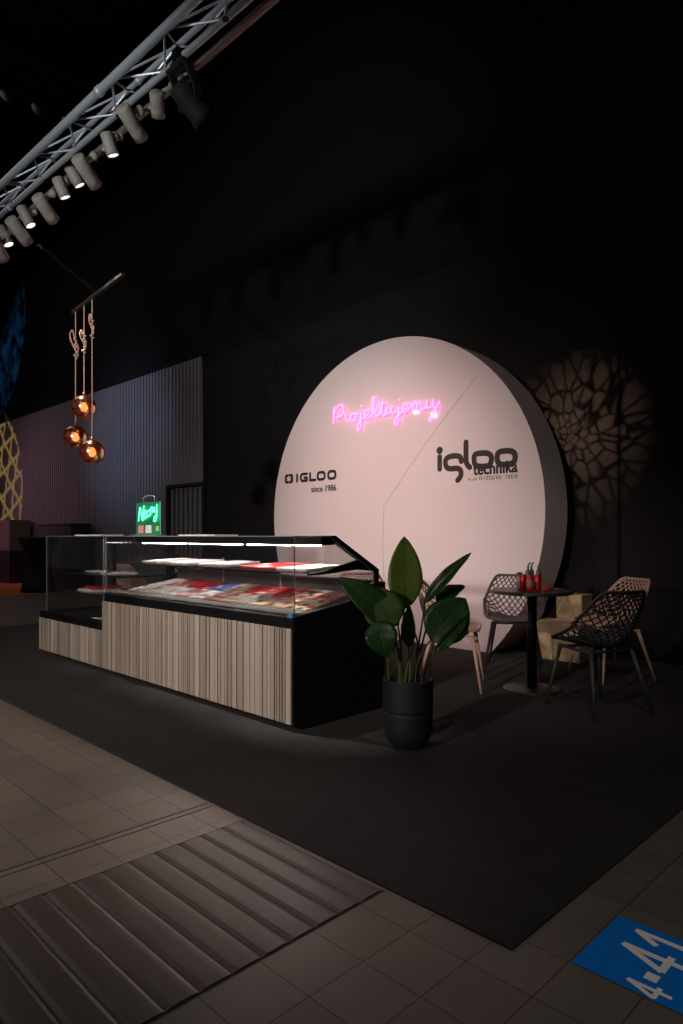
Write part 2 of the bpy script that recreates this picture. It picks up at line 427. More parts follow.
# ribbed grey hall wall with a dark doorway
bm = B()
DX0, DX1, DZ = -10.95, -9.80, 2.05
def ribs(x0, x1, z0, z1):
    p = 0.115; x = x0; prev = None
    xs = []
    while x < x1:
        xs += [(x, 0), (x+0.045, 0), (x+0.055, -0.022), (x+0.095, -0.022), (x+0.105, 0)]
        x += p
    xs = [q for q in xs if q[0] < x1]+[(x1, 0)]
    for (a, da), (b, db) in zip(xs, xs[1:]):
        if b-a < 1e-6: continue
        vs = [bm.verts.new((a, WY+da, z0)), bm.verts.new((b, WY+db, z0)), bm.verts.new((b, WY+db, z1)), bm.verts.new((a, WY+da, z1))]
        bm.faces.new(vs)
ribs(-28, DX0, 0, TOPZ); ribs(DX0, DX1, DZ, TOPZ)
box(bm, -28, DX0, WY+0.02, WY+0.2, 0, TOPZ); box(bm, DX0, DX1, WY+0.02, WY+0.2, DZ, TOPZ)
struct(obj('wall_back', bm, mat('ribbed_grey', (128, 120, 124), 0.6, noise=0.06, nscale=1.5), recalc=False))
bm = B(); box(bm, DX1, 6, WY+0.02, WY+0.2, 0, TOPZ); struct(obj('wall_right_back', bm, RUBBER))
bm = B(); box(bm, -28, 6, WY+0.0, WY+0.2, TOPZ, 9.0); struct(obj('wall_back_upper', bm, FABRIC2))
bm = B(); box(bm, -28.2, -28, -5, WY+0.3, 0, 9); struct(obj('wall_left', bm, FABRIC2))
bm = B(); box(bm, -28, 6, -5, WY+0.3, 9, 9.2); struct(obj('ceiling', bm, mat('hall_ceiling', (16, 16, 17), 0.9)))
# doorway: frame and vertical slats
bm = B(); box(bm, DX0-0.05, DX0, WY-0.06, WY+0.18, 0, DZ+0.05); box(bm, DX0, DX1, WY-0.06, WY+0.18, DZ, DZ+0.05)
fr = struct(obj('door_1', bm, mat('door_frame_dark', (34, 34, 36), 0.6)))
bm = B()
x = DX0+0.03
while x < DX1-0.02:
    box(bm, x, x+0.085, WY+0.0, WY+0.02, 0.0, DZ-0.02); x += 0.15
box(bm, DX0, DX1, WY+0.10, WY+0.18, 0, DZ)
struct(obj('door_slats', bm, mat('door_slat', (112, 112, 116), 0.55), fr))

# carpets
bm = B(); box(bm, -9.2, -1.0, 1.68, WY-0.04, 0.0, 0.006)
tag(obj('carpet', bm, CARPET), 'large black exhibition carpet under the counter and chairs', 'carpet')
bm = B(); box(bm, -26, -13.9, 2.2, WY-0.04, 0.0, 0.006)
tag(obj('carpet', bm, ORANGE), 'orange brown carpet strip at the far left under the tall table', 'carpet')
FZ = 0.006
cb_ = CARPET.node_tree.nodes['Principled BSDF']; cb_.inputs['Sheen Weight'].default_value = 0.045; cb_.inputs['Sheen Roughness'].default_value = 0.35; cb_.inputs['Sheen Tint'].default_value = (1, 0.95, 0.93, 1)

# black drapes: wide sheets hung side by side from a thin rail
def drape(xa, xb, z0, z1, label, ph, edge=0.0):
    bm = B(); nx = max(8, int((xb-xa)/0.05)); nz = 14; g = []
    for j in range(nz+1):
        t = j/nz; row = []
        for i in range(nx+1):
            x = xa+(xb-xa)*i/nx
            dy = 0.006*math.sin(x*9+ph)+0.004*math.sin(x*23+ph*2+t)
            ex = edge*math.sin(t*2.2+0.4)*(1-i/nx) if i < 3 else 0
            row.append(bm.verts.new((x+ex, WY-0.05+dy, z0+(z1-z0)*t)))
        g.append(row)
    for j in range(nz):
        for i in range(nx): bm.faces.new((g[j][i], g[j][i+1], g[j+1][i+1], g[j+1][i]))
    bmesh.ops.solidify(bm, geom=bm.faces[:], thickness=0.006)
    return tag(obj('curtain', bm, FABRIC, None, True), label, 'curtain', 'black drapes along the back')
drape(-9.86, -2.685, 0.01, TOPZ, 'wide black drape hanging behind the round white wall', 0.3, 0.06)
drape(-2.672, 4.0, 0.01, TOPZ, 'black drape hanging right of the vertical seam behind the chairs', 1.9)
bm = B(); tube(bm, [(-9.95, WY-0.05, TOPZ+0.016), (4.0, WY-0.05, TOPZ+0.016)], 0.014, 8)
tag(obj('curtain_rail', bm, RUBBER, None, True), 'long thin black rail along the top of the drapes', 'rail')

# ------------------------------------------------------------------ big round wall
YD, YB = 5.77, 6.21
DCX, DCZ, DR = -5.07, 1.42, 1.985
disc = thing('round_backdrop', 'huge white round freestanding backdrop standing on the carpet behind the counter', 'backdrop', (DCX, YD, FZ))
poly = []
a0 = math.asin((FZ-DCZ)/DR)
N_ = 120
for i in range(N_+1):
    a = a0+(PI-2*a0)*i/N_
    poly.append((DR*math.cos(a), DCZ+DR*math.sin(a)-FZ))
bm = B(); prism(bm, poly, lambda u, v, t: (u, t, v), 0, YB-YD)
for f in bm.faces: f.smooth = False
obj('drum', bm, DISCW, disc)
def dl(x, y):
    p = onY(x, y, YD); return (p.x-DCX, p.z-FZ)
bm = B(); stroke(bm, [dl(476, 377), dl(440, 424), dl(410, 466), dl(384, 506), dl(383, 540), dl(384, 600)], 0.0055, -0.0015, 0.001)
obj('seam', bm, SEAM, disc)['label'] = 'thin grey joint line'
# left logo: emblem and wide capitals
LX0, LX1 = dl(285, 478)[0], dl(336.5, 474)[0]
zb = 1.862; zt = 1.984
bm = B()
def rrect(cx, cz, w, h, th, k=6, r=0.045):
    pts = []
    for (sx, sz, a) in ((1, 1, 0), (-1, 1, 90), (-1, -1, 180), (1, -1, 270)):
        for j in range(k+1):
            an = math.radians(a+90*j/k)
            pts.append((cx+sx*(w/2-th/2-r)+r*math.cos(an), cz+sz*(h/2-th/2-r)+r*math.sin(an)))
    return pts+[pts[0]]
Wd = LX1-LX0; hz = (zt+zb)/2-FZ; hh = zt-zb
em_w = 0.165
rr_ = rrect(LX0+em_w/2, hz, em_w, hh, 0.03, 6, 0.02)
stroke(bm, rr_, 0.03, -0.003, 0.001)
c0 = LX0+em_w/2
box(bm, c0-em_w/2+0.015, c0+em_w/2-0.015, -0.003, 0.001, hz-hh/2+0.015, hz+hh/2-0.015)
em = obj('emblem', bm, INK, disc); em['label'] = 'small dark rounded square with a pale star'
bm = B()
for k in range(3):
    a = math.radians(60*k+30); q = 0.034
    stroke(bm, [(c0-q*math.cos(a)*1.15, hz-q*math.sin(a)), (c0+q*math.cos(a)*1.15, hz+q*math.sin(a))], 0.019, -0.0055, -0.002)
obj('star', bm, DISCW, em)
bm = B(); th = 0.034
lx = LX0+0.245; top = hz+hh/2-th/2; bot = hz-hh/2+th/2
stroke(bm, [(lx, bot), (lx, top)], th, -0.003, 0.001)                                   # I
gx = lx+0.05; gw = 0.16
stroke(bm, [(gx+gw-0.02, top), (gx+0.05, top), (gx+0.025, top-0.02), (gx+0.02, hz), (gx+0.025, bot+0.02), (gx+0.05, bot), (gx+gw-0.02, bot), (gx+gw-0.02, hz-0.005), (gx+0.09, hz-0.005)], th, -0.003, 0.001)  # G
l2 = gx+gw+0.04
stroke(bm, [(l2, top), (l2, bot), (l2+0.10, bot)], th, -0.003, 0.001)                    # L
o1 = l2+0.125; ow = (LX1-o1-0.03)/2
for k in range(2):
    cx_ = o1+ow/2+k*(ow+0.03)
    stroke(bm, rrect(cx_, hz, ow, hh, th, 5, 0.035), th, -0.003, 0.001)
obj('lettering', bm, INK, disc)['label'] = 'wide dark capitals'
me = text_mesh('since 1986', 0.108, 0.0016, 0.0015, 'RIGHT', 0.98)
me.transform(Matrix.Translation((LX1, -0.004, zb-0.135-FZ)) @ Matrix.Rotation(PI/2, 4, 'X'))
link('small_lettering', me, INK, disc)
# right logo: rounded lower-case strokes (traced, in metres on the wall face)
def z3(x, y): return dl(430+x*50/683, 435+y*50/683)
def z4(x, y): return dl(470+x*55/683, 435+y*55/683)
bm = B(); sw = 0.058
def curve(fn, pts, k=5): return [(p.x, p.y) for p in catmull([Vector((*fn(*q), 0)) for q in pts], k)]
def sm(fn, pts, closed=False):
    P = [Vector((*fn(*q), 0)) for q in pts]
    return [(p.x, p.y) for p in catmull(P, 6, closed)]
stroke(bm, [z3(134, 300), z3(134, 465)], sw, -0.004, 0.001, 14)
c = z3(134, 210); stroke(bm, [c], 0.078, -0.004, 0.001, 18)
stroke(bm, sm(z3, [(430, 360), (415, 305), (360, 285), (275, 295), (222, 330), (212, 390), (235, 445), (290, 462), (370, 455), (415, 480), (425, 530), (410, 580), (378, 618)]), sw, -0.004, 0.001, 14)
stroke(bm, sm(z3, [(493, 100), (493, 240), (495, 350), (510, 405), (545, 440)]), sw, -0.004, 0.001, 14)
stroke(bm, sm(z4, [(60, 250), (110, 228), (205, 225), (255, 250), (268, 305), (245, 370), (195, 388), (110, 388), (65, 365), (52, 310)], True), sw*0.98, -0.004, 0.001, 14)
stroke(bm, sm(z4, [(350, 225), (400, 203), (500, 198), (550, 225), (562, 280), (540, 340), (490, 360), (400, 366), (352, 340), (338, 285)], True), sw*0.98, -0.004, 0.001, 14)
obj('round_lettering', bm, INKG, disc)['label'] = 'large rounded dark lower-case lettering'
ta, tb = z4(45, 490), z4(598, 462)
me = text_mesh('technika', 0.165, 0.004, 0.0015, 'LEFT')
wd = max(v.co.x for v in me.vertices)-min(v.co.x for v in me.vertices)
me.transform(Matrix.Diagonal(((tb[0]-ta[0])/wd, 1, 1, 1)))
me.transform(Matrix.Translation((ta[0], -0.0045, (ta[1]+tb[1])/2)) @ Matrix.Rotation(PI/2, 4, 'X'))
link('middle_lettering', me, INK, disc)
bm = B()
ta, tb = z4(-25, 565), z4(598, 535)
n = 30
for i in range(n):
    if i in (2, 6, 9, 21, 22): continue
    x = ta[0]+(tb[0]-ta[0])*(i+0.5)/n; z = ta[1]+(tb[1]-ta[1])*i/n; h = 0.032 if i > 5 else 0.018
    q = random.choice([[(x-0.006, z), (x-0.006, z+h), (x+0.006, z+h)], [(x, z), (x, z+h)], [(x-0.006, z), (x, z+h), (x+0.006, z)], [(x-0.006, z+h), (x-0.006, z), (x+0.007, z)]])
    stroke(bm, q, 0.0045, -0.002, 0.001, 4)
obj('tiny_lettering', bm, INKG, disc)['label'] = 'illegible tiny line of lettering'

# pink neon script on the wall
neon = thing('neon_sign', 'glowing pink neon script mounted high on the round white wall', 'neon sign', (DCX, YD, FZ))
def n1(x, y): p = onY(325+x*65/683, 385+y*55/578, YD-0.03); return (p.x-DCX, p.y-YD, p.z-FZ)
def n2(x, y): p = onY(380+x*65/683, 385+y*55/578, YD-0.03); return (p.x-DCX, p.y-YD, p.z-FZ)
ST = [
 (n1, [(92, 405), (93, 320), (96, 232)]),
 (n1, [(98, 318), (115, 255), (158, 208), (194, 238), (190, 300), (150, 338), (108, 345)]),
 (n1, [(190, 285), (214, 305), (222, 345), (240, 385), (264, 352), (285, 304), (318, 308), (324, 350), (296, 382), (268, 362), (280, 312), (320, 300), (350, 306)]),
 (n1, [(378, 292), (374, 380), (376, 440), (358, 476), (340, 458), (352, 408), (386, 362), (430, 325), (464, 288), (455, 262), (426, 276), (416, 328), (440, 354), (480, 328), (508, 252), (520, 156), (508, 126), (497, 165), (496, 332)]),
 (n1, [(497, 285), (535, 250), (532, 278), (508, 288), (545, 326), (572, 308), (598, 250), (606, 160), (597, 250), (602, 310), (626, 320), (642, 300)]),
 (n1, [(573, 206), (636, 196)]),
 (n1, [(378, 226), (392, 224)]),
 (n2, [(62, 300), (70, 240), (64, 292), (78, 306), (110, 282), (126, 226), (119, 282), (136, 300), (162, 278)]),
 (n2, [(192, 236), (195, 300), (190, 380), (170, 416), (152, 396), (166, 342), (215, 292), (260, 256), (284, 216), (265, 196), (241, 226), (241, 270), (266, 286), (304, 250), (334, 192), (345, 268)]),
 (n2, [(198, 152), (212, 150)]),
 (n2, [(345, 226), (368, 176), (384, 200), (386, 268)]),
 (n2, [(386, 226), (410, 176), (427, 200), (431, 250), (450, 258), (488, 222), (495, 162), (489, 222), (502, 246), (532, 226)]),
 (n2, [(560, 150), (558, 212), (580, 235), (630, 176)]),
 (n2, [(604, 204), (576, 290), (550, 350), (530, 376), (519, 352), (568, 290)]),
]
bm = B()
for fn, pts in ST: tube(bm, catmull([fn(*p) for p in pts], 4), 0.0085, 6)
obj('neon_tube', bm, NEONP, neon, True)
for fn, (a, b), w, h in ((n2, (370, 285), 0.05, 0.032), (n2, (555, 315), 0.055, 0.05)):
    c = fn(a, b); bm = B(); bevelbox(bm, c[0]-w/2, c[0]+w/2, -0.03, -0.002, c[2]-h/2, c[2]+h/2, 0.006)
    obj('power_adapter', bm, ADAPTERW, neon)['label'] = 'bright white adapter block'
for fn, p in ((n1, (92, 320)), (n1, (296, 382)), (n1, (496, 300)), (n2, (190, 340)), (n2, (495, 165)), (n1, (415, 300)), (n1, (608, 165)), (n2, (630, 176)), (n2, (384, 200))):
    c = fn(*p); bm = B(); tube(bm, [(c[0], -0.03, c[2]), (c[0], 0.0, c[2])], 0.006, 6); obj('standoff', bm, PAPER, neon)

# raw board crates right of the wall
def crate(x0, x1, y0, y1, z0, z1, label):
    bm = B(); bevelbox(bm, x0, x1, y0, y1, z0, z1-0.018, 0.003)
    r = tag(obj('crate', bm, OSB), label, 'crate', 'raw board crates')
    bm = B(); bevelbox(bm, x0-0.004, x1+0.004, y0-0.004, y1+0.004, z1-0.018, z1, 0.002); obj('lid', bm, OSB, r)
crate(-3.26, -2.80, 5.87, 6.17, FZ, 0.36, 'low wide raw board crate on the carpet behind the round table')
crate(-3.19, -2.93, 6.19, 6.42, FZ, 0.60, 'tall narrow raw board crate standing behind the low wide crate')

# ------------------------------------------------------------------ display counter
XR, XM, XL = -3.02, -5.47, -6.88
XLG = -6.74
YF = 2.62
main = thing('display_counter', 'long glass display counter with beige grey wood cladding and black end', 'counter', (0, 0, 0))
YZ = lambda u, v, t: (t, u, v)
bm = B()   # body
prism(bm, [(YF+0.012, 0.06), (YF+0.012, 0.60), (YF+0.10, 0.66), (3.30, 0.745), (3.36, 0.745), (3.36, 0.06)], YZ, XM+0.002, XR-0.03)
obj('body', bm, BLACK, main)
bm = B()   # end cheek
prism(bm, [(YF, 0.035), (YF, 0.685), (3.10, 0.747), (3.36, 0.86), (3.44, 0.86), (3.44, 0.035)], YZ, XR-0.03, XR)
obj('end_panel', bm, BLACK, main)
bm = B()
prism(bm, [(YF, 0.40), (YF, 0.685), (3.10, 0.747), (3.36, 0.86), (3.44, 0.86), (3.44, 0.40)], YZ, XM, XM+0.025)
obj('end_panel', bm, BLACK, main)
bm = B(); box(bm, XM, XR-0.002, YF+0.05, 3.40, FZ, 0.06); obj('plinth', bm, BLACK, main)
def planks(parent, xa, xb, z0, z1):
    bm = B(); box(bm, xa, xb, YF, YF+0.012, z0, z1, None, 4); x = xa+0.001
    while x < xb-0.002:
        w = min(random.choice((0.022, 0.03, 0.038, 0.045, 0.055, 0.07, 0.085)), xb-0.001-x)
        d = random.uniform(0, 0.003)
        box(bm, x, x+w-0.0085, YF-0.012+d, YF+0.002, z0+0.001, z1-0.001, None, random.choice((0, 0, 1, 1, 2, 3))); x += w
    o = obj('wood_cladding', bm, WOODS+[mat('plank_gap', (30, 26, 23), 0.9)], parent)
    o['label'] = 'grey oak cladding of narrow upright planks'
planks(main, XM-0.03, XR-0.004, 0.045, 0.616)
bm = B(); prism(bm, [(YF-0.004, 0.616), (YF-0.004, 0.680), (YF+0.03, 0.690), (YF+0.10, 0.672), (YF+0.10, 0.64), (YF+0.02, 0.616)], YZ, XM, XR-0.004)
obj('front_rail', bm, BLACKM, main)
bm = B()   # air grille
for i in range(7):
    y = YF+0.036+i*0.017; box(bm, XM+0.04, XR-0.05, y, y+0.008, 0.695, 0.703)
for x in [XM+0.05+i*0.3 for i in range(8)]: box(bm, x, x+0.006, YF+0.036, YF+0.15, 0.685, 0.696)
obj('air_grille', bm, GRILLE, main)
def deckz(y): return 0.700+(y-2.78)*0.165
bm = B(); prism(bm, [(2.775, deckz(2.775)), (3.30, deckz(3.30)), (3.30, deckz(3.30)-0.02), (2.775, deckz(2.775)-0.02)], YZ, XM+0.03, XR-0.035)
obj('deck', bm, mat('deck_grey', (120, 112, 110), 0.5, 0.3), main)
bm = B(); box(bm, XM+0.03, XR-0.035, 3.30, 3.335, 0.74, 0.86); box(bm, XM+0.03, XR-0.035, 3.29, 3.38, 0.86, 0.872)
obj('rear_panel', bm, mat('rear_brown', (84, 74, 74), 0.5), main)
bm = B(); pane(bm, XM, XR, YF+0.004, YF+0.010, 0.685, 1.165); obj('front_glass', bm, [GLASS, EDGE], main, recalc=False)
bm = B(); pane(bm, XM, XR, YF, 2.93, 1.165, 1.171); obj('top_glass', bm, [GLASS, EDGE], main, recalc=False)
def endglass(x):
    bm = B()
    prism(bm, [(YF+0.012, 0.69), (YF+0.012, 1.163), (2.93, 1.163), (3.33, 0.935), (3.33, 0.865), (3.10, 0.752)], YZ, x, x+0.006)
    for f in bm.faces:
        f.normal_update(); f.material_index = 0 if abs(f.normal.x) > 0.9 else 1
    return bm
obj('end_glass', endglass(XR-0.012), [GLASS, EDGE], main)
obj('end_glass', endglass(XM+0.006), [GLASS, EDGE], main)
def endframe(x):
    bm = B(); w = 0.022
    prism(bm, [(2.86, 1.113), (2.86, 1.172), (2.985, 1.172), (3.395, 0.945), (3.395, 0.86), (3.36, 0.86), (3.36, 0.925), (2.98, 1.125), (2.965, 1.113)], YZ, x-w, x)
    # arm carrying the shelf
    prism(bm, [(3.20, 1.015), (3.285, 0.985), (3.36, 0.935), (3.18, 0.950), (2.86, 0.928), (2.76, 0.928), (2.76, 0.942), (2.86, 0.945)], YZ, x-w, x)
    return bm
obj('end_frame', endframe(XR-0.016), BLACKM, main)
obj('end_frame', endframe(XM+0.045), BLACKM, main)
bm = B(); box(bm, XM+0.03, XR-0.04, 2.90, 2.965, 1.112, 1.164)
beam = obj('top_beam', bm, BLACKM, main)
bm = B()
for a, b in ((XM+0.1, -4.70), (-4.62, -3.95), (-3.87, XR-0.1)): box(bm, a, b, 2.915, 2.935, 1.106, 1.112)
obj('led_strip', bm, LED, beam)
bm = B(); prism(bm, [(2.74, 0.940), (3.30, 0.9628), (3.30, 0.9708), (2.74, 0.948)], YZ, XM+0.05, XR-0.045)
for f in bm.faces:
    f.normal_update(); f.material_index = 0 if abs(f.normal.z) > 0.9 else 1
obj('glass_shelf', bm, [glassmat('shelf_glass', (0.85, 0.88, 0.87), 0.8), mat('shelf_edge', (70, 66, 66), 0.3)], main)
for x in (-3.95, -4.70):
    bm = B(); tube(bm, [(x, 3.292, 0.75), (x, 3.292, 0.99)], 0.005, 6); obj('shelf_upright', bm, STEEL, main)
bm = B(); box(bm, XR-0.055, XR-0.012, YF-0.002, YF+0.003, 0.672, 0.70); obj('corner_clip', bm, mat('clip_blue', (40, 130, 200), 0.5), main)['label'] = 'small blue corner clip'

# low end case on the left
low = thing('display_counter', 'lower glass end case at the left of the long counter', 'counter', (0, 0, 0))
bm = B(); prism(bm, [(YF+0.012, 0.06), (YF+0.012, 0.40), (3.36, 0.40), (3.36, 0.06)], YZ, XL+0.01, XM-0.037); obj('body', bm, BLACK, low)
bm = B(); box(bm, XL+0.03, XM-0.037, YF+0.05, 3.34, FZ, 0.06); obj('plinth', bm, BLACK, low)
planks(low, XL, XM-0.037, 0.045, 0.362)
bm = B(); bevelbox(bm, XL, XL+0.01, YF, 3.36, 0.045, 0.43, 0.002); obj('end_panel', bm, BLACK, low)
bm = B(); box(bm, XL+0.002, XM-0.036, YF-0.004, YF+0.06, 0.364, 0.43); obj('front_rail', bm, BLACKM, low)
bm = B(); pane(bm, XLG+0.006, XM-0.036, YF+0.004, YF+0.010, 0.43, 1.165); obj('front_glass', bm, [GLASS, EDGE], low, recalc=False)
bm = B(); pane(bm, XLG, XLG+0.006, YF+0.004, 3.34, 0.43, 1.165); obj('end_glass', bm, [GLASS, EDGE], low, recalc=False)
bm = B(); pane(bm, XLG, XM-0.036, YF, 2.93, 1.165, 1.171); obj('top_glass', bm, [GLASS, EDGE], low, recalc=False)
for z, ya in ((0.80, 2.78), (0.625, 2.76)):
    bm = B(); box(bm, XL+0.25, XM-0.04, ya, 3.26, z, z+0.012); obj('shelf', bm, mat('shelf_dark', (44, 42, 42), 0.3), low)
bm = B()
box(bm, XL+0.23, XL+0.255, 3.26, 3.30, 0.40, 1.164); box(bm, XM-0.075, XM-0.036, 3.26, 3.32, 0.40, 1.164)
box(bm, XLG+0.01, XM-0.036, 2.93, 2.97, 1.135, 1.164); box(bm, XL+0.23, XM-0.036, 3.26, 3.30, 1.135, 1.164)
obj('frame', bm, BLACKM, low)

# printed matter
COVERS = {
 'white': [PAPER, PAPERG, PAPER, PAPERK, PAPER, PAPER],
 'red': [PAPERR, PAPER, PAPERR, PAPERP, PAPERR, PAPERR],
 'redtop': [PAPER, PAPERR, PAPERR, PAPERR, PAPERR, PAPERR],
 'blue': [PAPERB, PAPERB, PAPER, PAPERB, PAPERB, PAPERG],
 'tan': [PAPERT, PAPER, PAPERT, PAPERR, PAPERP, PAPERK],
 'pink': [PAPERP, PAPER, PAPER, PAPERR, PAPERT, PAPERG],
}
def booklet(name, kind, w, l, h, loc, rz, tilt, label, cat, group):
    m = COVERS[kind]; bm = B()
    box(bm, -w/2, w/2, -l/2, l/2, 0, h)
    nx, ny = 4, 5
    for i in range(nx):
        for j in range(ny):
            mi = 0 if random.random() < (0.2 if kind == 'redtop' else 0.45) else random.randrange(len(m))
            x0 = -w/2+w*i/nx; y0 = -l/2+l*j/ny
            fs = box(bm, x0, x0+w/nx, y0, y0+l/ny, h, h+0.0006)
            for f in fs: f.material_index = mi
    o = obj(name, bm, m)
    o.location = loc; o.rotation_euler = (tilt, 0, rz)
    return tag(o, label, cat, group)
ORD = ['first', 'second', 'third', 'fourth', 'fifth', 'sixth', 'seventh', 'eighth', 'ninth', 'tenth', 'eleventh', 'twelfth']
tl = math.atan(0.165)
front = ['tan', 'tan', 'tan', 'white', 'tan', 'pink', 'white', 'pink', 'white', 'white', 'white', 'white']
rear = ['pink', 'tan', 'red', 'red', 'red', 'tan', 'blue', 'red', 'red', 'pink', 'white']
for row, (kinds, y) in enumerate(((front, 2.905), (rear, 3.145))):
    n = len(kinds); p = (XR-0.09-(XM+0.08))/n
    for i, k in enumerate(kinds):
        x = XR-0.09-p*(i+0.5)
        booklet('brochure', k, p-0.006, 0.225, 0.006+0.004*(i % 2), (x, y, deckz(y)+0.001), random.uniform(-0.03, 0.03)*0.3, tl,
                '%s brochure lying %s from the right in the %s deck row' % ({'tan': 'cream and red', 'pink': 'pink and white', 'white': 'white', 'red': 'red', 'blue': 'blue'}[k], ORD[i], ('front', 'rear')[row]), 'brochure', 'brochures on the counter deck')
st = math.atan(0.022/0.54)
for i, (x, k, w) in enumerate(((-3.27, 'white', 0.30), (-3.64, 'red', 0.34), (-4.20, 'white', 0.26), (-4.66, 'white', 0.26), (-5.06, 'white', 0.24))):
    y = 3.0; z = 0.948+(y-2.74)*0.0407
    booklet('brochure', k, w, 0.38, 0.010, (x, y, z+0.002), random.uniform(-0.05, 0.05), st, '%s brochure lying %s from the right on the glass shelf' % (k, ORD[i]), 'brochure', 'brochures on the glass shelf')
for k, x, y, z, w, l, h, lab in (
    ('white', -6.28, 2.95, 0.638, 0.30, 0.28, 0.026, 'thick white brochure under a red one on the lower shelf of the end case'),
    ('red', -6.25, 2.98, 0.666, 0.28, 0.26, 0.018, 'red brochure on top of a white one on the lower shelf of the end case'),
    ('white', -5.98, 3.0, 0.813, 0.26, 0.24, 0.012, 'white brochure on the upper shelf of the end case'),
    ('white', -6.45, 3.0, 0.813, 0.14, 0.16, 0.014, 'small white leaflet on the upper shelf of the end case'),
    ('white', -5.84, 2.80, 0.401, 0.13, 0.2, 0.03, 'white folded leaflet on the floor of the end case'),
    ('white', -5.85, 2.74, 1.172, 0.52, 0.20, 0.010, 'loose white paper stack on top of the end case glass'),
    ('white', -4.15, 2.77, 1.172, 0.46, 0.20, 0.008, 'flat white paper stack on top of the long counter glass')):
    booklet('brochure', k, w, l, h, (x, y, z), 0.02, 0, lab, 'brochure', 'printed matter in and on the end case')

# green neon sample standing on the counter
gp = [onY(136.2, 503, 2.75), onY(160, 534, 2.75)]
gs = thing('neon_sign', 'small green glowing neon script on a clear stand on the counter top', 'neon sign', (gp[0].x/2+gp[1].x/2, 2.75, 1.172))
hw = abs(gp[1].x-gp[0].x)/2; gh = gp[0].z-1.172
bm = B(); pane(bm, -hw, hw, 0, 0.006, 0.008, gh); obj('acrylic_panel', bm, [mat('panel_neon_tint', (40, 130, 92), 0.35), mat('acrylic_edge_glow', (120, 230, 190), 0.3, emit=(60, 255, 170), estr=0.35)], gs, recalc=False)  # green colour and glowing edges paint in neon light on the panel
bm = B(); bevelbox(bm, -hw-0.01, hw+0.01, -0.05, 0.05, 0, 0.008, 0.002); obj('base', bm, EDGE, gs)
def g5(x, y): p = onY(130+x*35/683, 490+y*50/976, 2.738); return (p.x-gs.location.x, -0.012, p.z-1.172)
bm = B()
for pts in ([(165, 610), (180, 470), (196, 345), (222, 480), (246, 600), (256, 450), (272, 305)],
            [(262, 520), (300, 470), (306, 410), (284, 405), (272, 470), (284, 560), (326, 520)],
            [(360, 400), (338, 440), (340, 510), (368, 515), (396, 460), (388, 395), (360, 400)],
            [(402, 490), (404, 400), (408, 345), (432, 335), (444, 380), (450, 440)],
            [(478, 330), (480, 410), (500, 430), (520, 390), (522, 275)],
            [(522, 380), (520, 500), (504, 590), (476, 612), (460, 590), (478, 530), (520, 480)]):
    tube(bm, catmull([g5(*p) for p in pts], 4), 0.0042, 6)
obj('neon_tube', bm, NEONG, gs, True)
for a, b, m in (((150, 690), (250, 840), PAPERP), ((290, 685), (400, 840), PAPER), ((490, 700), (550, 800), mat('sample_green', (170, 200, 120), 0.5))):
    p, q = g5(*a), g5(*b); bm = B(); box(bm, p[0], q[0], -0.006, 0, q[2], p[2])
    obj('sample_card', bm, m, gs)['label'] = 'little coloured sample card'
bm = B(); p, q = g5(235, 140), g5(450, 240)
tube(bm, catmull([(p[0], 0.003, gh), (p[0]+0.01, 0.003, p[2]), (q[0]-0.02, 0.003, p[2]+0.004), (q[0], 0.003, gh)], 5), 0.005, 6); obj('handle', bm, EDGE, gs, True)

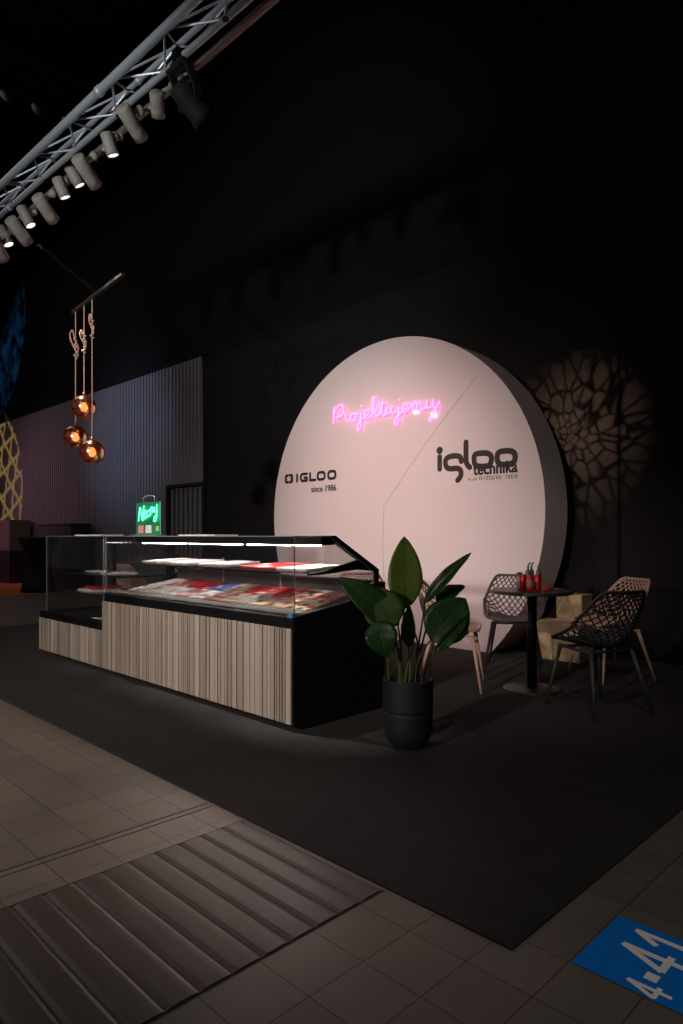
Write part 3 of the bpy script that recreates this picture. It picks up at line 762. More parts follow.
# ------------------------------------------------------------------ chairs
def chair(label, cat, x, y, face, shell, legm, group=None):
    """lattice shell armchair on four splayed legs; face = direction (dx, dy) it looks towards"""
    rz = math.atan2(face[1], face[0])+PI/2     # local -Y is forward
    t = thing('lattice_chair', label, cat, (x, y, FZ), rz, group)
    CV = [(0.0, -0.235, 0.452), (0.14, -0.16, 0.440), (0.30, -0.02, 0.428), (0.44, 0.12, 0.435), (0.54, 0.20, 0.485), (0.66, 0.245, 0.58), (0.82, 0.275, 0.70), (1.0, 0.300, 0.815)]
    WV = [(0, 0.225), (0.14, 0.255), (0.3, 0.275), (0.44, 0.285), (0.54, 0.285), (0.66, 0.27), (0.82, 0.235), (1.0, 0.175)]
    RV = [(0, 0.012), (0.14, 0.05), (0.3, 0.105), (0.44, 0.15), (0.54, 0.165), (0.66, 0.14), (0.82, 0.08), (1.0, 0.02)]
    def ip(T, v):
        for a, b in zip(T, T[1:]):
            if v <= b[0]+1e-9:
                k = (v-a[0])/(b[0]-a[0]); return [a[i]+(b[i]-a[i])*k for i in range(1, len(a))]
        return list(T[-1][1:])
    def smooth_ip(T, v, e=0.05):
        s = None
        for o_ in (-1, -0.5, 0, 0.5, 1):
            q = ip(T, min(1, max(0, v+o_*e))); s = q if s is None else [m+n for m, n in zip(s, q)]
        return [m/5 for m in s]
    K = 0.92
    def P(u, v):
        cy, cz = smooth_ip(CV, v); w, = smooth_ip(WV, v); r, = smooth_ip(RV, v)
        a, b = smooth_ip(CV, min(1, v+0.03)), smooth_ip(CV, max(0, v-0.03))
        ty, tz = a[0]-b[0], a[1]-b[1]; L = math.hypot(ty, tz) or 1
        ny, nz = -tz/L, ty/L                    # up for the seat, forward for the back
        k = abs(u)**2.3*r
        # round the four corners of the outline
        return Vector((u*w*K, (cy+ny*k)*K, cz+nz*k))
    def rim_uv():
        out = []; c = 0.16
        for i in range(9): out.append((-1+c*2*0.5+ (2-c*2)*i/8 if False else -0.82+1.64*i/8, 0.0))
        for i in range(1, 5): a = i/5*PI/2; out.append((0.82+0.18*math.sin(a), 0.09*(1-math.cos(a))))
        for i in range(19): out.append((1.0, 0.09+0.83*i/18))
        for i in range(1, 5): a = i/5*PI/2; out.append((0.80+0.20*math.cos(a), 0.92+0.08*math.sin(a)))
        for i in range(9): out.append((0.80-1.6*i/8, 1.0))
        for i in range(1, 5): a = i/5*PI/2; out.append((-0.80-0.20*math.sin(a), 0.92+0.08*math.cos(a)))
        for i in range(19): out.append((-1.0, 0.92-0.83*i/18))
        for i in range(1, 5): a = i/5*PI/2; out.append((-0.82-0.18*math.cos(a), 0.09*(1-math.sin(a))))
        return out
    bm = B(); tube(bm, [P(*q) for q in rim_uv()], 0.0115, 8, closed=True)
    obj('rim', bm, shell, t, True)
    # solid seat
    bm = B(); nu, nv = 12, 12; g = []
    for j in range(nv+1):
        v = 0.0+0.47*j/nv; row = []
        ww = 0.80 if j < nv-3 else 0.80-0.12*(j-nv+3)
        for i in range(nu+1):
            u = (-1+2*i/nu)*ww; row.append(bm.verts.new(P(u, v)+Vector((0, 0, 0.002))))
        g.append(row)
    for j in range(nv):
        for i in range(nu): bm.faces.new((g[j][i], g[j][i+1], g[j+1][i+1], g[j+1][i]))
    bmesh.ops.recalc_face_normals(bm, faces=bm.faces[:])
    bmesh.ops.solidify(bm, geom=bm.faces[:], thickness=0.014)
    obj('seat', bm, shell, t, True)
    # crossed lattice
    bm = B()
    def inside(u, v):
        if abs(u) > 1 or v > 1 or v < 0: return False
        if abs(u) > 0.8 and v > 0.92 and ((abs(u)-0.8)/0.2)**2+((v-0.92)/0.08)**2 > 1: return False
        if abs(u) < 0.76 and v < 0.42: return False
        return True
    slope = 2.3; step = 0.20
    for sgn in (1, -1):
        k = -4.0
        while k < 4.0:
            run = []
            for i in range(61):
                v = i/60; u = sgn*(k+slope*v)
                # spread the net like the real shell: follow the width
                if inside(u, v): run.append(P(u, v)+Vector((0, 0, 0)))
                else:
                    if len(run) > 1: tube(bm, run, 0.0055, 5)
                    run = []
            if len(run) > 1: tube(bm, run, 0.0055, 5)
            k += step
    obj('backrest', bm, shell, t, True)
    bm = B()
    for sx in (-1, 1): tube(bm, [(sx*0.17, -0.17, 0.418), (sx*0.17, 0.15, 0.405)], 0.011, 6)
    tube(bm, [(-0.17, -0.12, 0.415), (0.17, -0.12, 0.415)], 0.011, 6); tube(bm, [(-0.17, 0.12, 0.407), (0.17, 0.12, 0.407)], 0.011, 6)
    obj('seat_frame', bm, legm, t)
    for sx in (-1, 1):
        for a, b, zt_ in ((-0.165, -0.235, 0.425), (0.135, 0.25, 0.412)):
            bm = B(); tube(bm, [(sx*0.165, a, zt_), (sx*0.235, b, 0.003)], [0.0155, 0.0085], 10)
            lg = obj('leg', bm, legm, t, True)
            bm = B(); tube(bm, [(sx*0.235, b, 0.006), (sx*0.235, b, 0.0)], 0.0092, 8); obj('foot_cap', bm, RUBBER, lg)
    return t
chair('grey lattice shell chair standing behind the round table by the white wall', 'chair', -3.09, 5.22, (0.46, -0.89), GREY, GREYLEG)
chair('dark charcoal lattice shell chair nearest the camera right of the table', 'chair', -1.98, 4.41, (-0.88, 0.40), DARK, DARKLEG)
chair('beige lattice shell chair behind the dark chair at far right', 'chair', -2.34, 5.45, (-0.50, -0.86), BEIGE, BEIGE)
chair('beige lattice shell chair half hidden behind the potted plant', 'chair', -3.08, 4.29, (0.86, 0.51), BEIGE, BEIGE)
chair('beige lattice shell chair behind the right end of the counter', 'chair', -4.62, 4.88, (-0.70, 0.71), BEIGE, BEIGE)
chair('beige lattice shell chair seen through the middle of the counter glass', 'chair', -6.35, 4.10, (-0.6, 0.8), BEIGE, BEIGE)
chair('beige lattice shell chair seen through the left part of the counter glass', 'chair', -8.05, 4.27, (-0.2, 0.98), BEIGE, BEIGE)

# ------------------------------------------------------------------ bistro table
TX, TY = -2.587, 4.634
tb_ = thing('bistro_table', 'small round black pedestal table between the lattice chairs', 'table', (TX, TY, FZ))
bm = B(); lathe(bm, [(0, 0), (0.215, 0), (0.215, 0.006), (0.20, 0.012), (0.05, 0.018), (0, 0.018)], 48); obj('base', bm, mat('table_base', (58, 52, 53), 0.35, 0.3), tb_, True)
bm = B(); tube(bm, [(0, 0, 0.016), (0, 0, 0.735)], 0.036, 20); obj('column', bm, BLACKM, tb_, True)
bm = B(); lathe(bm, [(0, 0.728), (0.292, 0.728), (0.30, 0.733), (0.30, 0.750), (0.295, 0.755), (0, 0.755)], 64); obj('tabletop', bm, mat('tabletop_black', (58, 52, 52), 0.4), tb_)
TZ = FZ+0.756
def can(x, y, label, band=False):
    p = onY(x, y, 0) if False else None
    o = thing('drink_can', label, 'can', (x, y, TZ), 0, 'red cans on the round table')
    bm = B(); lathe(bm, [(0, 0), (0.021, 0), (0.0255, 0.008), (0.0255, 0.108), (0.021, 0.118), (0.021, 0.121), (0.019, 0.119), (0, 0.118)], 24); obj('can_body', bm, RED, o, True)
    if band:
        bm = B(); lathe(bm, [(0.0258, 0.035), (0.0258, 0.085)], 24); obj('label_band', bm, mat('can_band', (150, 110, 96), 0.5), o, True)
    bm = B(); lathe(bm, [(0, 0.1185), (0.019, 0.1185), (0.019, 0.1195), (0, 0.1195)], 16); obj('lid', bm, STEEL, o)
def tabpt(px, py): return onZ(px, py, TZ)
for px, py, lb, bd in ((523, 592, 'red drink can leftmost of the three at the table edge', False), (530, 593, 'red drink can with a tan band in the middle of the row', True), (537.6, 592.5, 'red drink can rightmost of the three at the table edge', False)):
    p = tabpt(px, py-1.5); can(p.x, p.y, lb, bd)
BOT = mat('bottle_grey', (88, 104, 104), 0.35, 0.2)
for px, lb in ((528, 'grey bottle with a curved spout leftmost behind the red cans'), (532.5, 'grey bottle with a curved spout second behind the red cans'), (538.5, 'grey bottle with a curved spout rightmost behind the red cans')):
    p = tabpt(px, 587.5); p += Vector((-0.707, 0.707, 0))*(0.03 if abs(px-532.5) < 1 else 0.0)
    o = thing('spout_bottle', lb, 'bottle', (p.x, p.y, TZ), 0, 'grey bottles on the round table')
    bm = B(); lathe(bm, [(0, 0), (0.020, 0), (0.022, 0.01), (0.022, 0.11), (0.018, 0.135), (0.014, 0.14), (0, 0.14)], 20); obj('bottle_body', bm, BOT, o, True)
    q = Vector((0.707, 0.707, 0)); bm = B(); tube(bm, catmull([Vector((0, 0, 0.138)), Vector((0, 0, 0.165)), q*0.006+Vector((0, 0, 0.185)), q*0.02+Vector((0, 0, 0.196))], 5), [0.009]*6+[0.0065]*10, 8); obj('spout', bm, BOT, o, True)
p = tabpt(519.5, 589); o = thing('glass_jar', 'small jar with a dark red lid left of the cans', 'jar', (p.x, p.y, TZ))
bm = B(); lathe(bm, [(0, 0), (0.02, 0), (0.02, 0.095), (0.014, 0.105), (0, 0.105)], 20); obj('jar_body', bm, mat('jar_pale', (140, 120, 116), 0.25), o, True)
bm = B(); lathe(bm, [(0, 0.105), (0.022, 0.105), (0.022, 0.128), (0, 0.13)], 20); obj('lid', bm, mat('lid_dark_red', (96, 26, 28), 0.4), o)
p = tabpt(546.5, 591); bm = B()
lathe(bm, [(0, 0), (0.024, 0.002), (0.032, 0.012), (0.027, 0.024), (0.012, 0.03), (0, 0.031)], 20); o = obj('sweet', bm, RED, None, True); o.location = (p.x, p.y, TZ)
tag(o, 'round red wrapped sweet lying right of the cans', 'sweet')
p = tabpt(557, 590); bm = B(); lathe(bm, [(0, 0), (0.012, 0.001), (0.016, 0.007), (0.010, 0.013), (0, 0.014)], 14); tube(bm, [(-0.02, -0.02, 0.006), (-0.052, -0.05, 0.006)], [0.007, 0.004], 8); tube(bm, [(0.0, 0.0, 0.006), (0.045, 0.035, 0.006)], [0.007, 0.004], 8)
o = obj('sweet', bm, mat('sweet_pink', (150, 70, 74), 0.4), None, True); o.location = (p.x, p.y, TZ); tag(o, 'dull pink twisted sweet at the right table edge', 'sweet')

# ------------------------------------------------------------------ potted plant
PX, PY = -2.37, 2.89
pl_ = thing('potted_plant', 'leafy green plant in a round dark slate pot in front of the counter end', 'plant', (PX, PY, FZ))
bm = B(); lathe(bm, [(0, 0), (0.06, 0), (0.085, 0.008), (0.108, 0.03), (0.126, 0.065), (0.135, 0.11), (0.137, 0.188), (0.137, 0.194), (0.135, 0.196), (0.133, 0.199), (0.133, 0.205), (0.135, 0.208), (0.138, 0.210), (0.138, 0.217), (0.139, 0.355), (0.139, 0.372), (0.139, 0.378), (0.127, 0.378), (0.125, 0.34), (0, 0.34)], 48)
obj('pot', bm, POTM, pl_, True)
bm = B(); lathe(bm, [(0, 0.352), (0.06, 0.350), (0.124, 0.345)], 32); obj('soil', bm, SOIL, pl_)
BASE = Vector((PX, PY, FZ))
VIEW = Vector((1, -1, 0)).normalized()
def leaf(bpx, tpx, wpx, db, dt, m, vm, face=(0, 0), bend=0.03, cup=0.012, stem=None, sm_=STEM, shape=0.9):
    b = atD(*bpx, db)-BASE; t = atD(*tpx, dt)-BASE; w = wpx*((db+dt)/2)/FPX
    ax = (t-b); L = ax.length; ax.normalize()
    n = VIEW+Vector((0, 0, face[1]))+Vector((0.707, 0.707, 0))*face[0]
    n = (n-ax*n.dot(ax)).normalized(); s = ax.cross(n).normalized()
    NI, NJ = 16, 8; bm = B(); g = []
    def pt(i, j):
        v = i/NI; u = -1+2*j/NJ
        hw = w/2*(math.sin(PI*min(1, v**shape))**0.72)*(1.0-0.25*v)*1.12
        hw = max(hw, 0.0006)
        arch = bend*(4*v*(1-v))-bend*0.6*v*v
        wav = 0.0035*math.sin(v*17+u*2)*abs(u)
        return b+ax*(L*v)+s*(u*hw)+n*(arch+cup*abs(u)**1.3*(hw/(w/2))*1.0+wav)
    for i in range(NI+1): g.append([bm.verts.new(pt(i, j)) for j in range(NJ+1)])
    for i in range(NI):
        for j in range(NJ): bm.faces.new((g[i][j], g[i][j+1], g[i+1][j+1], g[i+1][j]))
    bmesh.ops.recalc_face_normals(bm, faces=bm.faces[:])
    bmesh.ops.solidify(bm, geom=bm.faces[:], thickness=0.0012)
    lf = obj('leaf', bm, m, pl_, True)
    bm = B()
    tube(bm, [pt(i, NJ//2)+n*0.001 for i in range(NI+1)], [0.0028*(1-i/NI*0.8) for i in range(NI+1)], 5)
    for k in range(2, 12, 2):
        for sd in (-1, 1):
            tube(bm, [pt(k+q*0.5, NJ/2+sd*q*(NJ/2)*0.24)+n*0.0008 for q in range(4)], 0.0011, 4)
    obj('vein', bm, vm, lf, True)
    st = [Vector(b+ax*0.01)]
    if stem:
        for (x, y, d) in stem: st.append(atD(x, y, d)-BASE)
    pts = catmull(st, 6)
    bm = B(); k = len(pts); tube(bm, pts[::-1], [0.0075-0.0035*i/(k-1) for i in range(k)], 8); obj('stem', bm, sm_, pl_, True)
D = 3.72
leaf((404.6, 609), (404.6, 536), 35, D-0.02, D+0.03, LEAF, VEIN, (0.05, 0.15), 0.02, 0.012, [(402, 630, D), (400, 655, D), (399, 686, D)])
leaf((399, 625), (339, 577), 31, D-0.08, D-0.14, LEAF2, VEIN2, (-0.2, 0.5), 0.03, 0.012, [(401, 650, D-0.05), (402, 686, D-0.02)])
leaf((391, 629), (374, 586), 41, D-0.14, D-0.10, LEAF3, VEIN, (0.0, 0.2), 0.015, 0.006, [(398, 650, D-0.1), (403, 686, D-0.04)])
leaf((377, 621), (387, 658), 33, D-0.15, D-0.20, LEAF2, VEIN2, (-0.1, 0.5), 0.03, 0.014, [(384, 630, D-0.08), (388, 655, D-0.06), (389, 686, D-0.02)])
leaf((424, 604), (471, 552), 14, D+0.02, D-0.02, LEAF2, VEIN, (-0.6, 0.3), 0.02, 0.016, [(421, 630, D+0.02), (416, 660, D), (414, 686, D)], STEM2)
leaf((436, 604), (465, 585), 17, D+0.06, D+0.10, LEAF2, VEIN2, (-0.3, 0.8), 0.02, 0.014, [(426, 630, D+0.05), (419, 660, D+0.03), (417, 686, D+0.02)], STEM2)
leaf((431, 641), (466, 598), 46, D-0.04, D+0.0, LEAF2, VEIN2, (-0.1, 0.25), 0.02, 0.010, [(423, 650, D-0.02), (417, 668, D-0.02), (415, 686, D-0.02)], STEM2)
leaf((434.6, 652), (471, 613), 13, D-0.08, D-0.05, LEAF2, VEIN2, (0.4, 0.3), 0.015, 0.012, [(431, 662, D-0.08), (428.5, 674, D-0.06), (428, 687, D-0.04)], STEM2)
leaf((409, 648), (409, 605), 15, D+0.09, D+0.06, LEAF, VEIN2, (-0.3, 0.5), 0.015, 0.010, [(409, 660, D+0.06), (406, 674, D+0.04), (405, 686, D+0.03)])
for pts, m in (([(407, 609, D+0.01), (414, 630, D), (419, 648, D), (421, 665, D), (422, 687, D)], STEM2), ([(414, 640, D-0.02), (411, 660, D-0.03), (409, 687, D-0.05)], STEM)):
    bm = B(); tube(bm, catmull([atD(*p)-BASE for p in pts], 6), 0.005, 7); obj('stem', bm, m, pl_, True)

# ------------------------------------------------------------------ truss with track lights
tr = thing('lighting_truss', 'silver triangular lattice truss across the upper left', 'truss', (-4.4, 0, 0), 0.026)
A_, B_, C_ = (1.925, 4.00), (2.115, 4.00), (2.20, 4.20)
xa, xb = -5.0, 5.5
for (y, z), r in ((A_, 0.027), (B_, 0.021), (C_, 0.018)):
    bm = B(); tube(bm, [(xa, y, z), (xb, y, z)], r, 14)
    ch = obj('chord', bm, STEEL, tr, True)
    for k in range(3):
        x = -1.66+k*2.0; bm = B(); tube(bm, [(x-0.02, y, z), (x+0.02, y, z)], r+0.006, 14); obj('coupler', bm, STEEL, ch, True)
bm = B(); x = xa+0.1; k = 0; st_ = 0.30
while x < xb-0.2:
    for P0, P1 in ((A_, B_), (B_, C_), (A_, C_)):
        a, b = (P0, P1) if k % 2 == 0 else (P1, P0)
        tube(bm, [(x, a[0], a[1]), (x+st_, b[0], b[1])], 0.0075, 6)
    x += st_; k += 1
obj('bracing', bm, STEEL, tr)
for px in (-4.6, 1.5, 5.2):
    bm = B(); tube(bm, [(px, 2.06, 4.05), (px, 2.06, 9.0)], 0.008, 6); obj('hanger', bm, BLACKM, tr)
YT, ZT = 2.235, 3.985
YS = 2.03
trk = thing('lighting_track', 'pale lighting track under the truss carrying the spotlights', 'track', (-4.4, 0, 0), 0.01)
for a, b in ((-4.9, 0.80), (0.93, 5.4)):
    bm = B(); box(bm, a, b, YT-0.018, YT+0.018, ZT, ZT+0.03); box(bm, a, b, YT-0.004, YT+0.004, ZT-0.002, ZT+0.002)
    obj('rail', bm, mat('track_alu', (170, 150, 140), 0.35, 0.6), trk)
bm = B()
for k in range(9):
    x = -4.6+k*1.2; tube(bm, [(x, YT, ZT+0.028), (x, 2.118, 4.0)], 0.006, 6); tube(bm, [(x, 2.118, 3.97), (x, 2.118, 3.975)], 0.02, 8)
obj('bracket', bm, BLACKM, trk)

def dirsolve(p0, px, L, far):
    """direction from p0 whose tip at distance L is seen at pixel px"""
    o = Vector((0, 0, CAMH)); d = (atD(px[0], px[1], 1.0)-o).normalized()
    oc = o-p0; b = oc.dot(d); disc_ = b*b-(oc.dot(oc)-L*L)
    s = -b+(math.sqrt(disc_) if disc_ > 0 else 0)*(1 if far else -1)
    return (o+d*s-p0).normalized()
SPOTS = [  # pixel of the rear end, pixel of the lens end, length, lit, aims away
 ((156.5, 92), (158.5, 116), 0.155, 0.046, False, True),
 ((122, 107), (142, 139), 0.27, 0.052, False, True),
 ((106, 133), (113.5, 156), 0.165, 0.046, True, False),
 ((77, 157), (96, 186), 0.27, 0.054, False, True),
 ((69, 166), (80, 186), 0.17, 0.047, True, False),
 ((57, 178), (65.5, 198), 0.165, 0.047, True, False),
 ((37, 196), (54, 221), 0.27, 0.056, False, True),
 ((21, 207), (31, 226), 0.17, 0.049, True, False),
 ((10, 219), (28, 243), 0.27, 0.058, False, True),
 ((0, 227), (9, 245), 0.17, 0.05, True, False),
 ((-8, 238), (4, 260), 0.27, 0.06, False, True),
]
WARM = (1.0, 0.69, 0.665)
DISC_AIM = [(-4.3, 2.0), (-4.6, 1.4), (-5.0, 1.0), (-5.4, 1.9), (-5.9, 1.6), (-6.0, 1.4)]
DISC_P = [44, 100, 135, 124, 42, 32]
DOWN_P = [620, 620, 560, 420, 240]
DOWN_X = [-3.3, -3.8, -4.4, -5.0, -5.9]
names = ['rightmost', 'second from the right', 'third from the right', 'fourth from the right', 'fifth from the right', 'sixth from the right', 'seventh from the right', 'eighth from the right', 'ninth from the right', 'tenth from the right', 'leftmost, cut by the picture edge']
di = dn = 0
for i, (pa, pb, L, R, lit, far) in enumerate(SPOTS):
    p0 = onY(pa[0], pa[1], YS+((0.15 if i == 4 else 0.10) if lit else 0))
    oc_ = Vector((0, 0, CAMH)); dv = (atD(pb[0], pb[1], 1.0)-oc_).normalized(); mn = ((p0-oc_)-dv*(p0-oc_).dot(dv)).length
    L = mn*(1.05 if lit and i < 7 else 1.12 if lit else 1.12)
    d = dirsolve(p0, pb, L, far)
    kind = 'lit short' if lit else ('short' if L < 0.2 else 'long tilted')
    s = thing('track_spotlight', '%s pale spotlight under the truss, %s' % (kind, names[i]), 'spotlight', p0, 0, 'spotlights under the truss')
    M = d.to_track_quat('Z', 'Y').to_matrix().to_4x4()
    bm = B()
    R *= 0.92
    lathe(bm, [(0, 0), (R*0.9, 0), (R, 0.006), (R, L*0.62), (R*0.985, L*0.63), (R*0.985, L*0.645), (R, L*0.655), (R, L), (R*0.88, L), (R*0.86, L-0.012), (0, L-0.012)], 28, M)
    obj('housing', bm, SPOTW, s, True)
    bm = B(); lathe(bm, [(0, L-0.010), (R*0.85, L-0.010), (R*0.85, L-0.006), (0, L-0.006)], 24, M); obj('lens', bm, LENS if lit else LENSOFF, s)
    bm = B()
    top = Vector((p0.x, YT, ZT))-p0
    mid = M @ Vector((0, 0, L*0.18))
    tube(bm, [top+Vector((0, 0, 0.004)), top+Vector((0, 0, -0.03))], 0.022, 10)
    kn = top.lerp(mid, 0.45)+Vector((0, 0, -0.01))
    tube(bm, [top+Vector((0, 0, -0.025)), kn, mid], [0.014, 0.018, 0.016], 8)
    lathe(bm, [(0, -0.034), (0.02, -0.028), (0.034, 0), (0.02, 0.028), (0, 0.034)], 12, Matrix.Translation(kn))
    obj('mount', bm, SPOTW, s, True)
    tip = p0+d*(L+0.02)
    if lit:
        lo = spot('lamp', tip, (DOWN_X[dn], 2.82, 0.74), DOWN_P[dn], (1.0, 0.90, 0.87), 21, 1.0, 0.04); dn += 1
    else:
        ax_, az_ = DISC_AIM[di]
        lo = spot('lamp', tip, (ax_, YD, az_), DISC_P[di], WARM, 62, 0.9, 0.04); di += 1

# dark moving head hung on the truss
mp_ = onY(178, 62, 2.11)
mh = thing('stage_light', 'black stage light with a yoke hanging at the right of the spotlights', 'stage light', (mp_.x, 2.11, 4.0))
bm = B(); tube(bm, [(-0.02, 0, 0.0), (0.02, 0, 0.0)], 0.032, 12); bevelbox(bm, -0.02, 0.02, -0.03, 0.03, -0.06, -0.015, 0.004); obj('clamp', bm, BLACKM, mh)
bm = B(); bevelbox(bm, -0.05, 0.05, -0.025, 0.025, -0.10, -0.05, 0.005)
for sx in (-1, 1): prism(bm, [(-0.03, -0.07), (0.03, -0.07), (0.11, -0.20), (0.09, -0.27), (0.06, -0.27), (0.05, -0.2)], lambda u, v, t: (t, u, v), sx*0.085-0.008, sx*0.085+0.008)
box(bm, -0.09, 0.09, -0.028, 0.028, -0.09, -0.068)
obj('yoke', bm, RUBBER, mh)
M = Matrix.Translation((0, 0.075, -0.24)) @ Vector((0.15, 0.75, -0.65)).to_track_quat('Z', 'Y').to_matrix().to_4x4()
bm = B(); lathe(bm, [(0, -0.10), (0.045, -0.10), (0.062, -0.085), (0.068, -0.02), (0.07, 0.09), (0.076, 0.10), (0.076, 0.13), (0.066, 0.13), (0.064, 0.118), (0, 0.118)], 28, M); hd = obj('head', bm, RUBBER, mh, True)
bm = B(); lathe(bm, [(0, 0.119), (0.063, 0.119), (0.063, 0.123), (0, 0.125)], 24, M); obj('lens', bm, LENSOFF, hd)

# ------------------------------------------------------------------ copper pendants
zB = 3.14
pa = onZ(73, 314, zB); pb = onZ(123, 276, zB)
bx = (pa+pb)/2
pen = thing('pendant_lamp', 'three copper globes on ropes hanging from a thin dark bar over the counter', 'pendant lamp', bx)
def pv(x, y, t): # point on the bar at fraction t, seen height y
    p = pa.lerp(pb, t); r = (p.x+p.y)/2**.5; d = (p.y-p.x)/2**.5
    return Vector((p.x, p.y, CAMH-(y-HY)*d/FPX))
ax = (pb-pa).normalized(); sd = Vector((-ax.y, ax.x, 0))
bm = B(); Mb = Matrix((( ax.x, sd.x, 0, 0), (ax.y, sd.y, 0, 0), (0, 0, 1, 0), (0, 0, 0, 1)))
hl = (pb-pa).length/2; bevelbox(bm, -hl, hl, -0.015, 0.015, 0, 0.025, 0.004, Mb); obj('mounting_bar', bm, mat('bar_bronze', (70, 62, 52), 0.4, 0.5), pen)
end = Vector((onY(17, 244, YT).x, YT, ZT))-bx
bm = B(); tube(bm, [(0, 0, 0.03), end], 0.011, 8); tube(bm, [(0.03*ax.x, 0.03*ax.y, 0.03), end+Vector((0.03, 0, 0))], 0.004, 6); obj('suspension_arm', bm, mat('arm_black', (22, 21, 21), 1.0, spec=0.0), pen)
COPPER = glassmat('copper_mirror_glass', (1.0, 0.56, 0.30), 1.0)
nt = COPPER.node_tree
for n in nt.nodes:
    if n.type == 'BSDF_GLOSSY': n.inputs[0].default_value = (1.0, 0.70, 0.48, 1); n.inputs[1].default_value = 0.16
    if n.type == 'MATH': n.operation = 'MULTIPLY_ADD'; n.inputs[1].default_value = 0.6; n.inputs[2].default_value = 0.55
xs_ = (75.5, 86.5, 94)
for i, (t, yc, ky) in enumerate(((0.06, 437, 345), (0.25, 407, 340), (0.42, 452, 325))):
    p = pv(0, yc, t)-bx; R = 0.1
    def at(y, ox=0.0, oy=0.0): q = pv(0, y, t)-bx; return q+Vector((0.707, 0.707, 0))*ox
    bm = B(); tube(bm, [Vector((p.x, p.y, 0.003)), p+Vector((0, 0, R+0.02))], 0.005, 6); rp = obj('rope', bm, ROPE, pen)
    k0 = at(ky)
    bm = B()
    w = (0.022, 0.015, 0.012)[i]; hz_ = (1.0, 0.62, 0.7)[i]
    tube(bm, catmull([k0+Vector((0, 0, -0.13*hz_)), k0+Vector((0.7*w, 0.7*w, -0.08*hz_)), k0+Vector((-0.5*w, -0.5*w, -0.02*hz_)), k0+Vector((-1.6*w, -1.6*w, 0.08*hz_)), k0+Vector((-0.9*w, -0.9*w, 0.13*hz_)), k0+Vector((-0.2*w, -0.2*w, 0.05*hz_)), k0+Vector((0.8*w, 0.8*w, -0.03*hz_)), k0+Vector((0.2*w, -0.2*w, -0.10*hz_))], 5), 0.007, 6)
    for dz in (-0.11, -0.02, 0.03):
        tube(bm, [k0+Vector((0.013*math.cos(a*PI/4), 0.013*math.sin(a*PI/4), dz+a*0.003)) for a in range(9)], 0.007, 5)
    obj('knot', bm, ROPE, rp, True)
    bm = B()
    prof = [(R*math.sin(a), R*math.cos(a)) for a in [math.radians(8+j*(142)/22) for j in range(23)]]
    lathe(bm, prof, 32, Matrix.Translation(p)); gl = obj('globe', bm, COPPER, pen, True)
    bm = B(); lathe(bm, [(0, 0.026), (0.012, 0.026), (0.018, 0.0), (0.018, -0.04), (0, -0.04)], 16, Matrix.Translation(p+Vector((0, 0, R)))); obj('socket', bm, mat('socket_copper', (170, 100, 66), 0.3, 0.9), gl, True)
    bm = B(); lathe(bm, [(0, 0.04), (0.014, 0.035), (0.026, 0.01), (0.028, -0.012), (0.018, -0.034), (0, -0.04)], 16, Matrix.Translation(p)); obj('bulb', bm, BULB, gl, True)

# ------------------------------------------------------------------ far left background
ct = thing('cocktail_table', 'tall table under a black stretch cover beyond the end case', 'table', (-14.38, 5.45, FZ))
bm = B()
lathe(bm, [(0, 1.14), (0.40, 1.14), (0.415, 1.125), (0.38, 1.06), (0.30, 0.88), (0.25, 0.68), (0.245, 0.5), (0.27, 0.32), (0.33, 0.12), (0.36, 0.02), (0.34, 0.0), (0, 0.0)], 40)
obj('stretch_cover', bm, mat('stretch_cover', (13, 13, 16), 0.6), ct, True)
bm = B()
for k in range(4):
    a = k*PI/2+0.5; tube(bm, [(0.34*math.cos(a), 0.34*math.sin(a), 0.0), (0.34*math.cos(a), 0.34*math.sin(a), 0.03)], 0.03, 8)
obj('foot_pocket', bm, RUBBER, ct)
cb = thing('vending_machine', 'grey drinks cabinet against the ribbed wall at far left', 'cabinet', (-17.9, 6.12, FZ))
bm = B(); bevelbox(bm, -0.6, 0.52, -0.24, 0.26, 0.80, 1.56, 0.01); obj('upper_unit', bm, mat('cab_grey', (108, 98, 92), 0.5), cb)
bm = B(); bevelbox(bm, -0.38, 0.52, -0.24, 0.26, 0.0, 0.79, 0.01); obj('lower_unit', bm, mat('cab_dark', (40, 38, 38), 0.5), cb)
bm = B(); bevelbox(bm, -0.54, -0.24, -0.25, -0.235, 0.86, 1.48, 0.004); pn = obj('control_panel', bm, mat('cab_panel', (46, 42, 42), 0.4), cb)
bm = B(); box(bm, -0.46, -0.32, -0.256, -0.249, 1.12, 1.26); obj('screen', bm, RUBBER, pn)
cb = thing('counter_block', 'dark grey low cabinet against the ribbed wall behind the end case', 'cabinet', (-14.85, 6.16, FZ))
bm = B(); bevelbox(bm, -0.9, 0.9, -0.22, 0.22, 0, 1.40, 0.01); obj('body', bm, mat('cab_slate', (66, 62, 66), 0.5), cb)
bm = B(); bevelbox(bm, -0.92, 0.92, -0.24, 0.24, 1.40, 1.43, 0.005); obj('worktop', bm, mat('cab_slate2', (52, 50, 54), 0.5), cb)

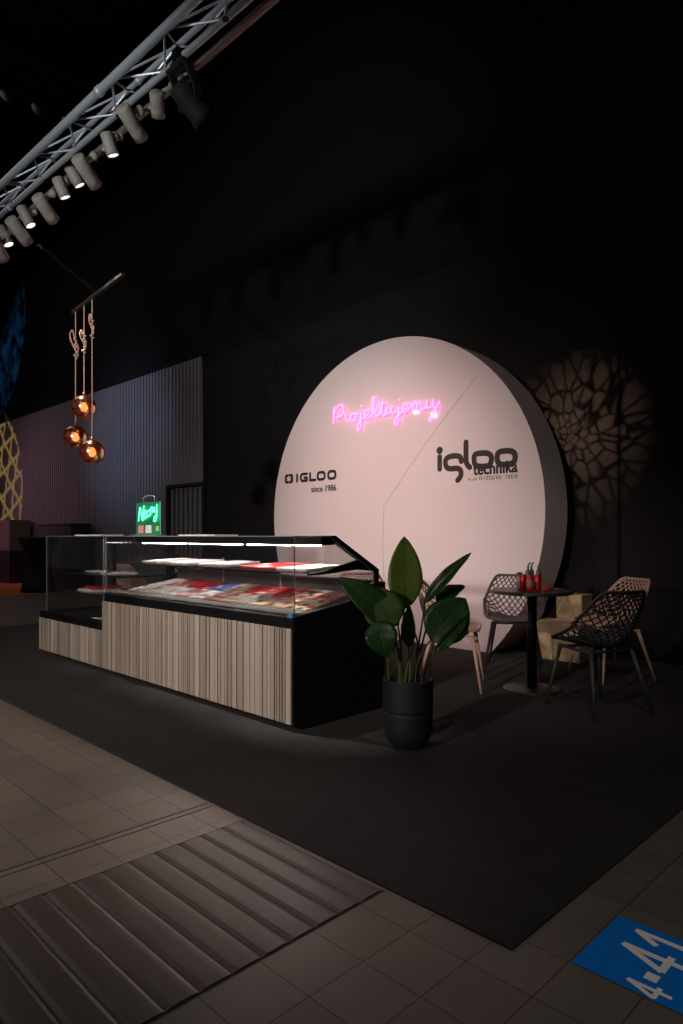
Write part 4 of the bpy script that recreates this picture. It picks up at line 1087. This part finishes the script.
# dim lighting bar high in the hall
hb = thing('lighting_bar', 'dark lighting bar high in the hall at upper left', 'lighting bar', (-10.4, 3.6, 8.0))
for dz in (0, 0.3):
    bm = B(); tube(bm, [(0, -3, dz), (0, 1.3, dz)], 0.025, 8); obj('chord', bm, mat('dark_truss', (44, 44, 48), 0.6), hb)
bm = B(); y = -3.0; k = 0
while y < 1.1:
    tube(bm, [(0, y, 0.3*(k % 2)), (0, y+0.3, 0.3*((k+1) % 2))], 0.01, 5); y += 0.3; k += 1
obj('bracing', bm, mat('dark_truss', (44, 44, 48), 0.6), hb)
for y in (-2.5, 1.2):
    bm = B(); tube(bm, [(0, y, 0.3), (0, y, 1.0)], 0.01, 6); obj('hanger', bm, BLACKM, hb)
for i, y in enumerate((3.55, 4.0, 4.45)):
    s = thing('stage_light', 'small dim stage light on the high hall bar, %s' % ('nearest', 'middle one', 'farthest')[i], 'stage light', (-10.4, y, 7.97), 0, 'stage lights on the high bar')
    bm = B(); box(bm, -0.1, 0.1, -0.03, 0.03, -0.08, 0.0); box(bm, -0.12, -0.1, -0.03, 0.03, -0.3, -0.06); box(bm, 0.1, 0.12, -0.03, 0.03, -0.3, -0.06); obj('yoke', bm, BLACKM, s)
    bm = B(); lathe(bm, [(0, -0.12), (0.07, -0.1), (0.09, 0.0), (0.09, 0.14), (0.08, 0.15), (0, 0.14)], 18, Matrix.Translation((0, 0, -0.27)) @ Matrix.Rotation(2.4, 4, 'X')); obj('head', bm, mat('fixture_grey', (52, 52, 56), 0.5), s, True)

# ------------------------------------------------------------------ floor sticker with the stand number
stk = thing('floor_sticker', 'blue floor sticker with white stand number at the lower right', 'sticker', (-0.86, 1.91, 0))
bm = B(); box(bm, 0, 0.62, -0.158, 0.158, 0.0002, 0.0012); obj('sheet', bm, BLUE, stk)
ZJ = [0.0012]
def digit(bm, segs, x_top, x_bot, y0, y1, w):
    """glyph given in unit box (u right along +Y, v up along -X)"""
    for s in segs:
        P = [Vector((x_bot+(x_top-x_bot)*v, y0+(y1-y0)*u)) for u, v in s]
        for a, b in zip(P, P[1:]):
            t = (b-a).normalized(); n = Vector((-t.y, t.x))*w/2
            prism(bm, [a+n-t*w*0.15, b+n+t*w*0.15, b-n+t*w*0.15, a-n-t*w*0.15], lambda u, v, z: (u, v, z), 0.0012, ZJ.__setitem__(0, ZJ[0]+0.00012) or ZJ[0])
bm = B()
def glyph4(apx, endx, y0, ys, y1, xc, w):
    H_ = lambda x: x+0.86
    f = lambda x: (x-endx)/(apx-endx)
    u = lambda y: (y-y0)/(y1-y0)
    digit(bm, [[(u(ys), f(apx)), (0.0, f(xc)), (1.0, f(xc))], [(u(ys), f(apx)), (u(ys), 0.0)]], H_(apx), H_(endx), y0-1.91, y1-1.91, w)
glyph4(-0.720, -0.612, 1.760, 1.790, 1.808, -0.645, 0.013)
glyph4(-0.790, -0.618, 1.882, 1.936, 1.962, -0.668, 0.020)
digit(bm, [[(0.0, 0.60), (1.0, 0.985)], [(1.0, 1.0), (1.0, 0.0)]], -0.79+0.86, -0.618+0.86, 1.990-1.91, 2.027-1.91, 0.019)
box(bm, -0.694+0.86, -0.660+0.86, 1.822-1.91, 1.857-1.91, 0.0012, 0.0018)
obj('number', bm, STWHITE, stk)['label'] = 'white painted stand number'
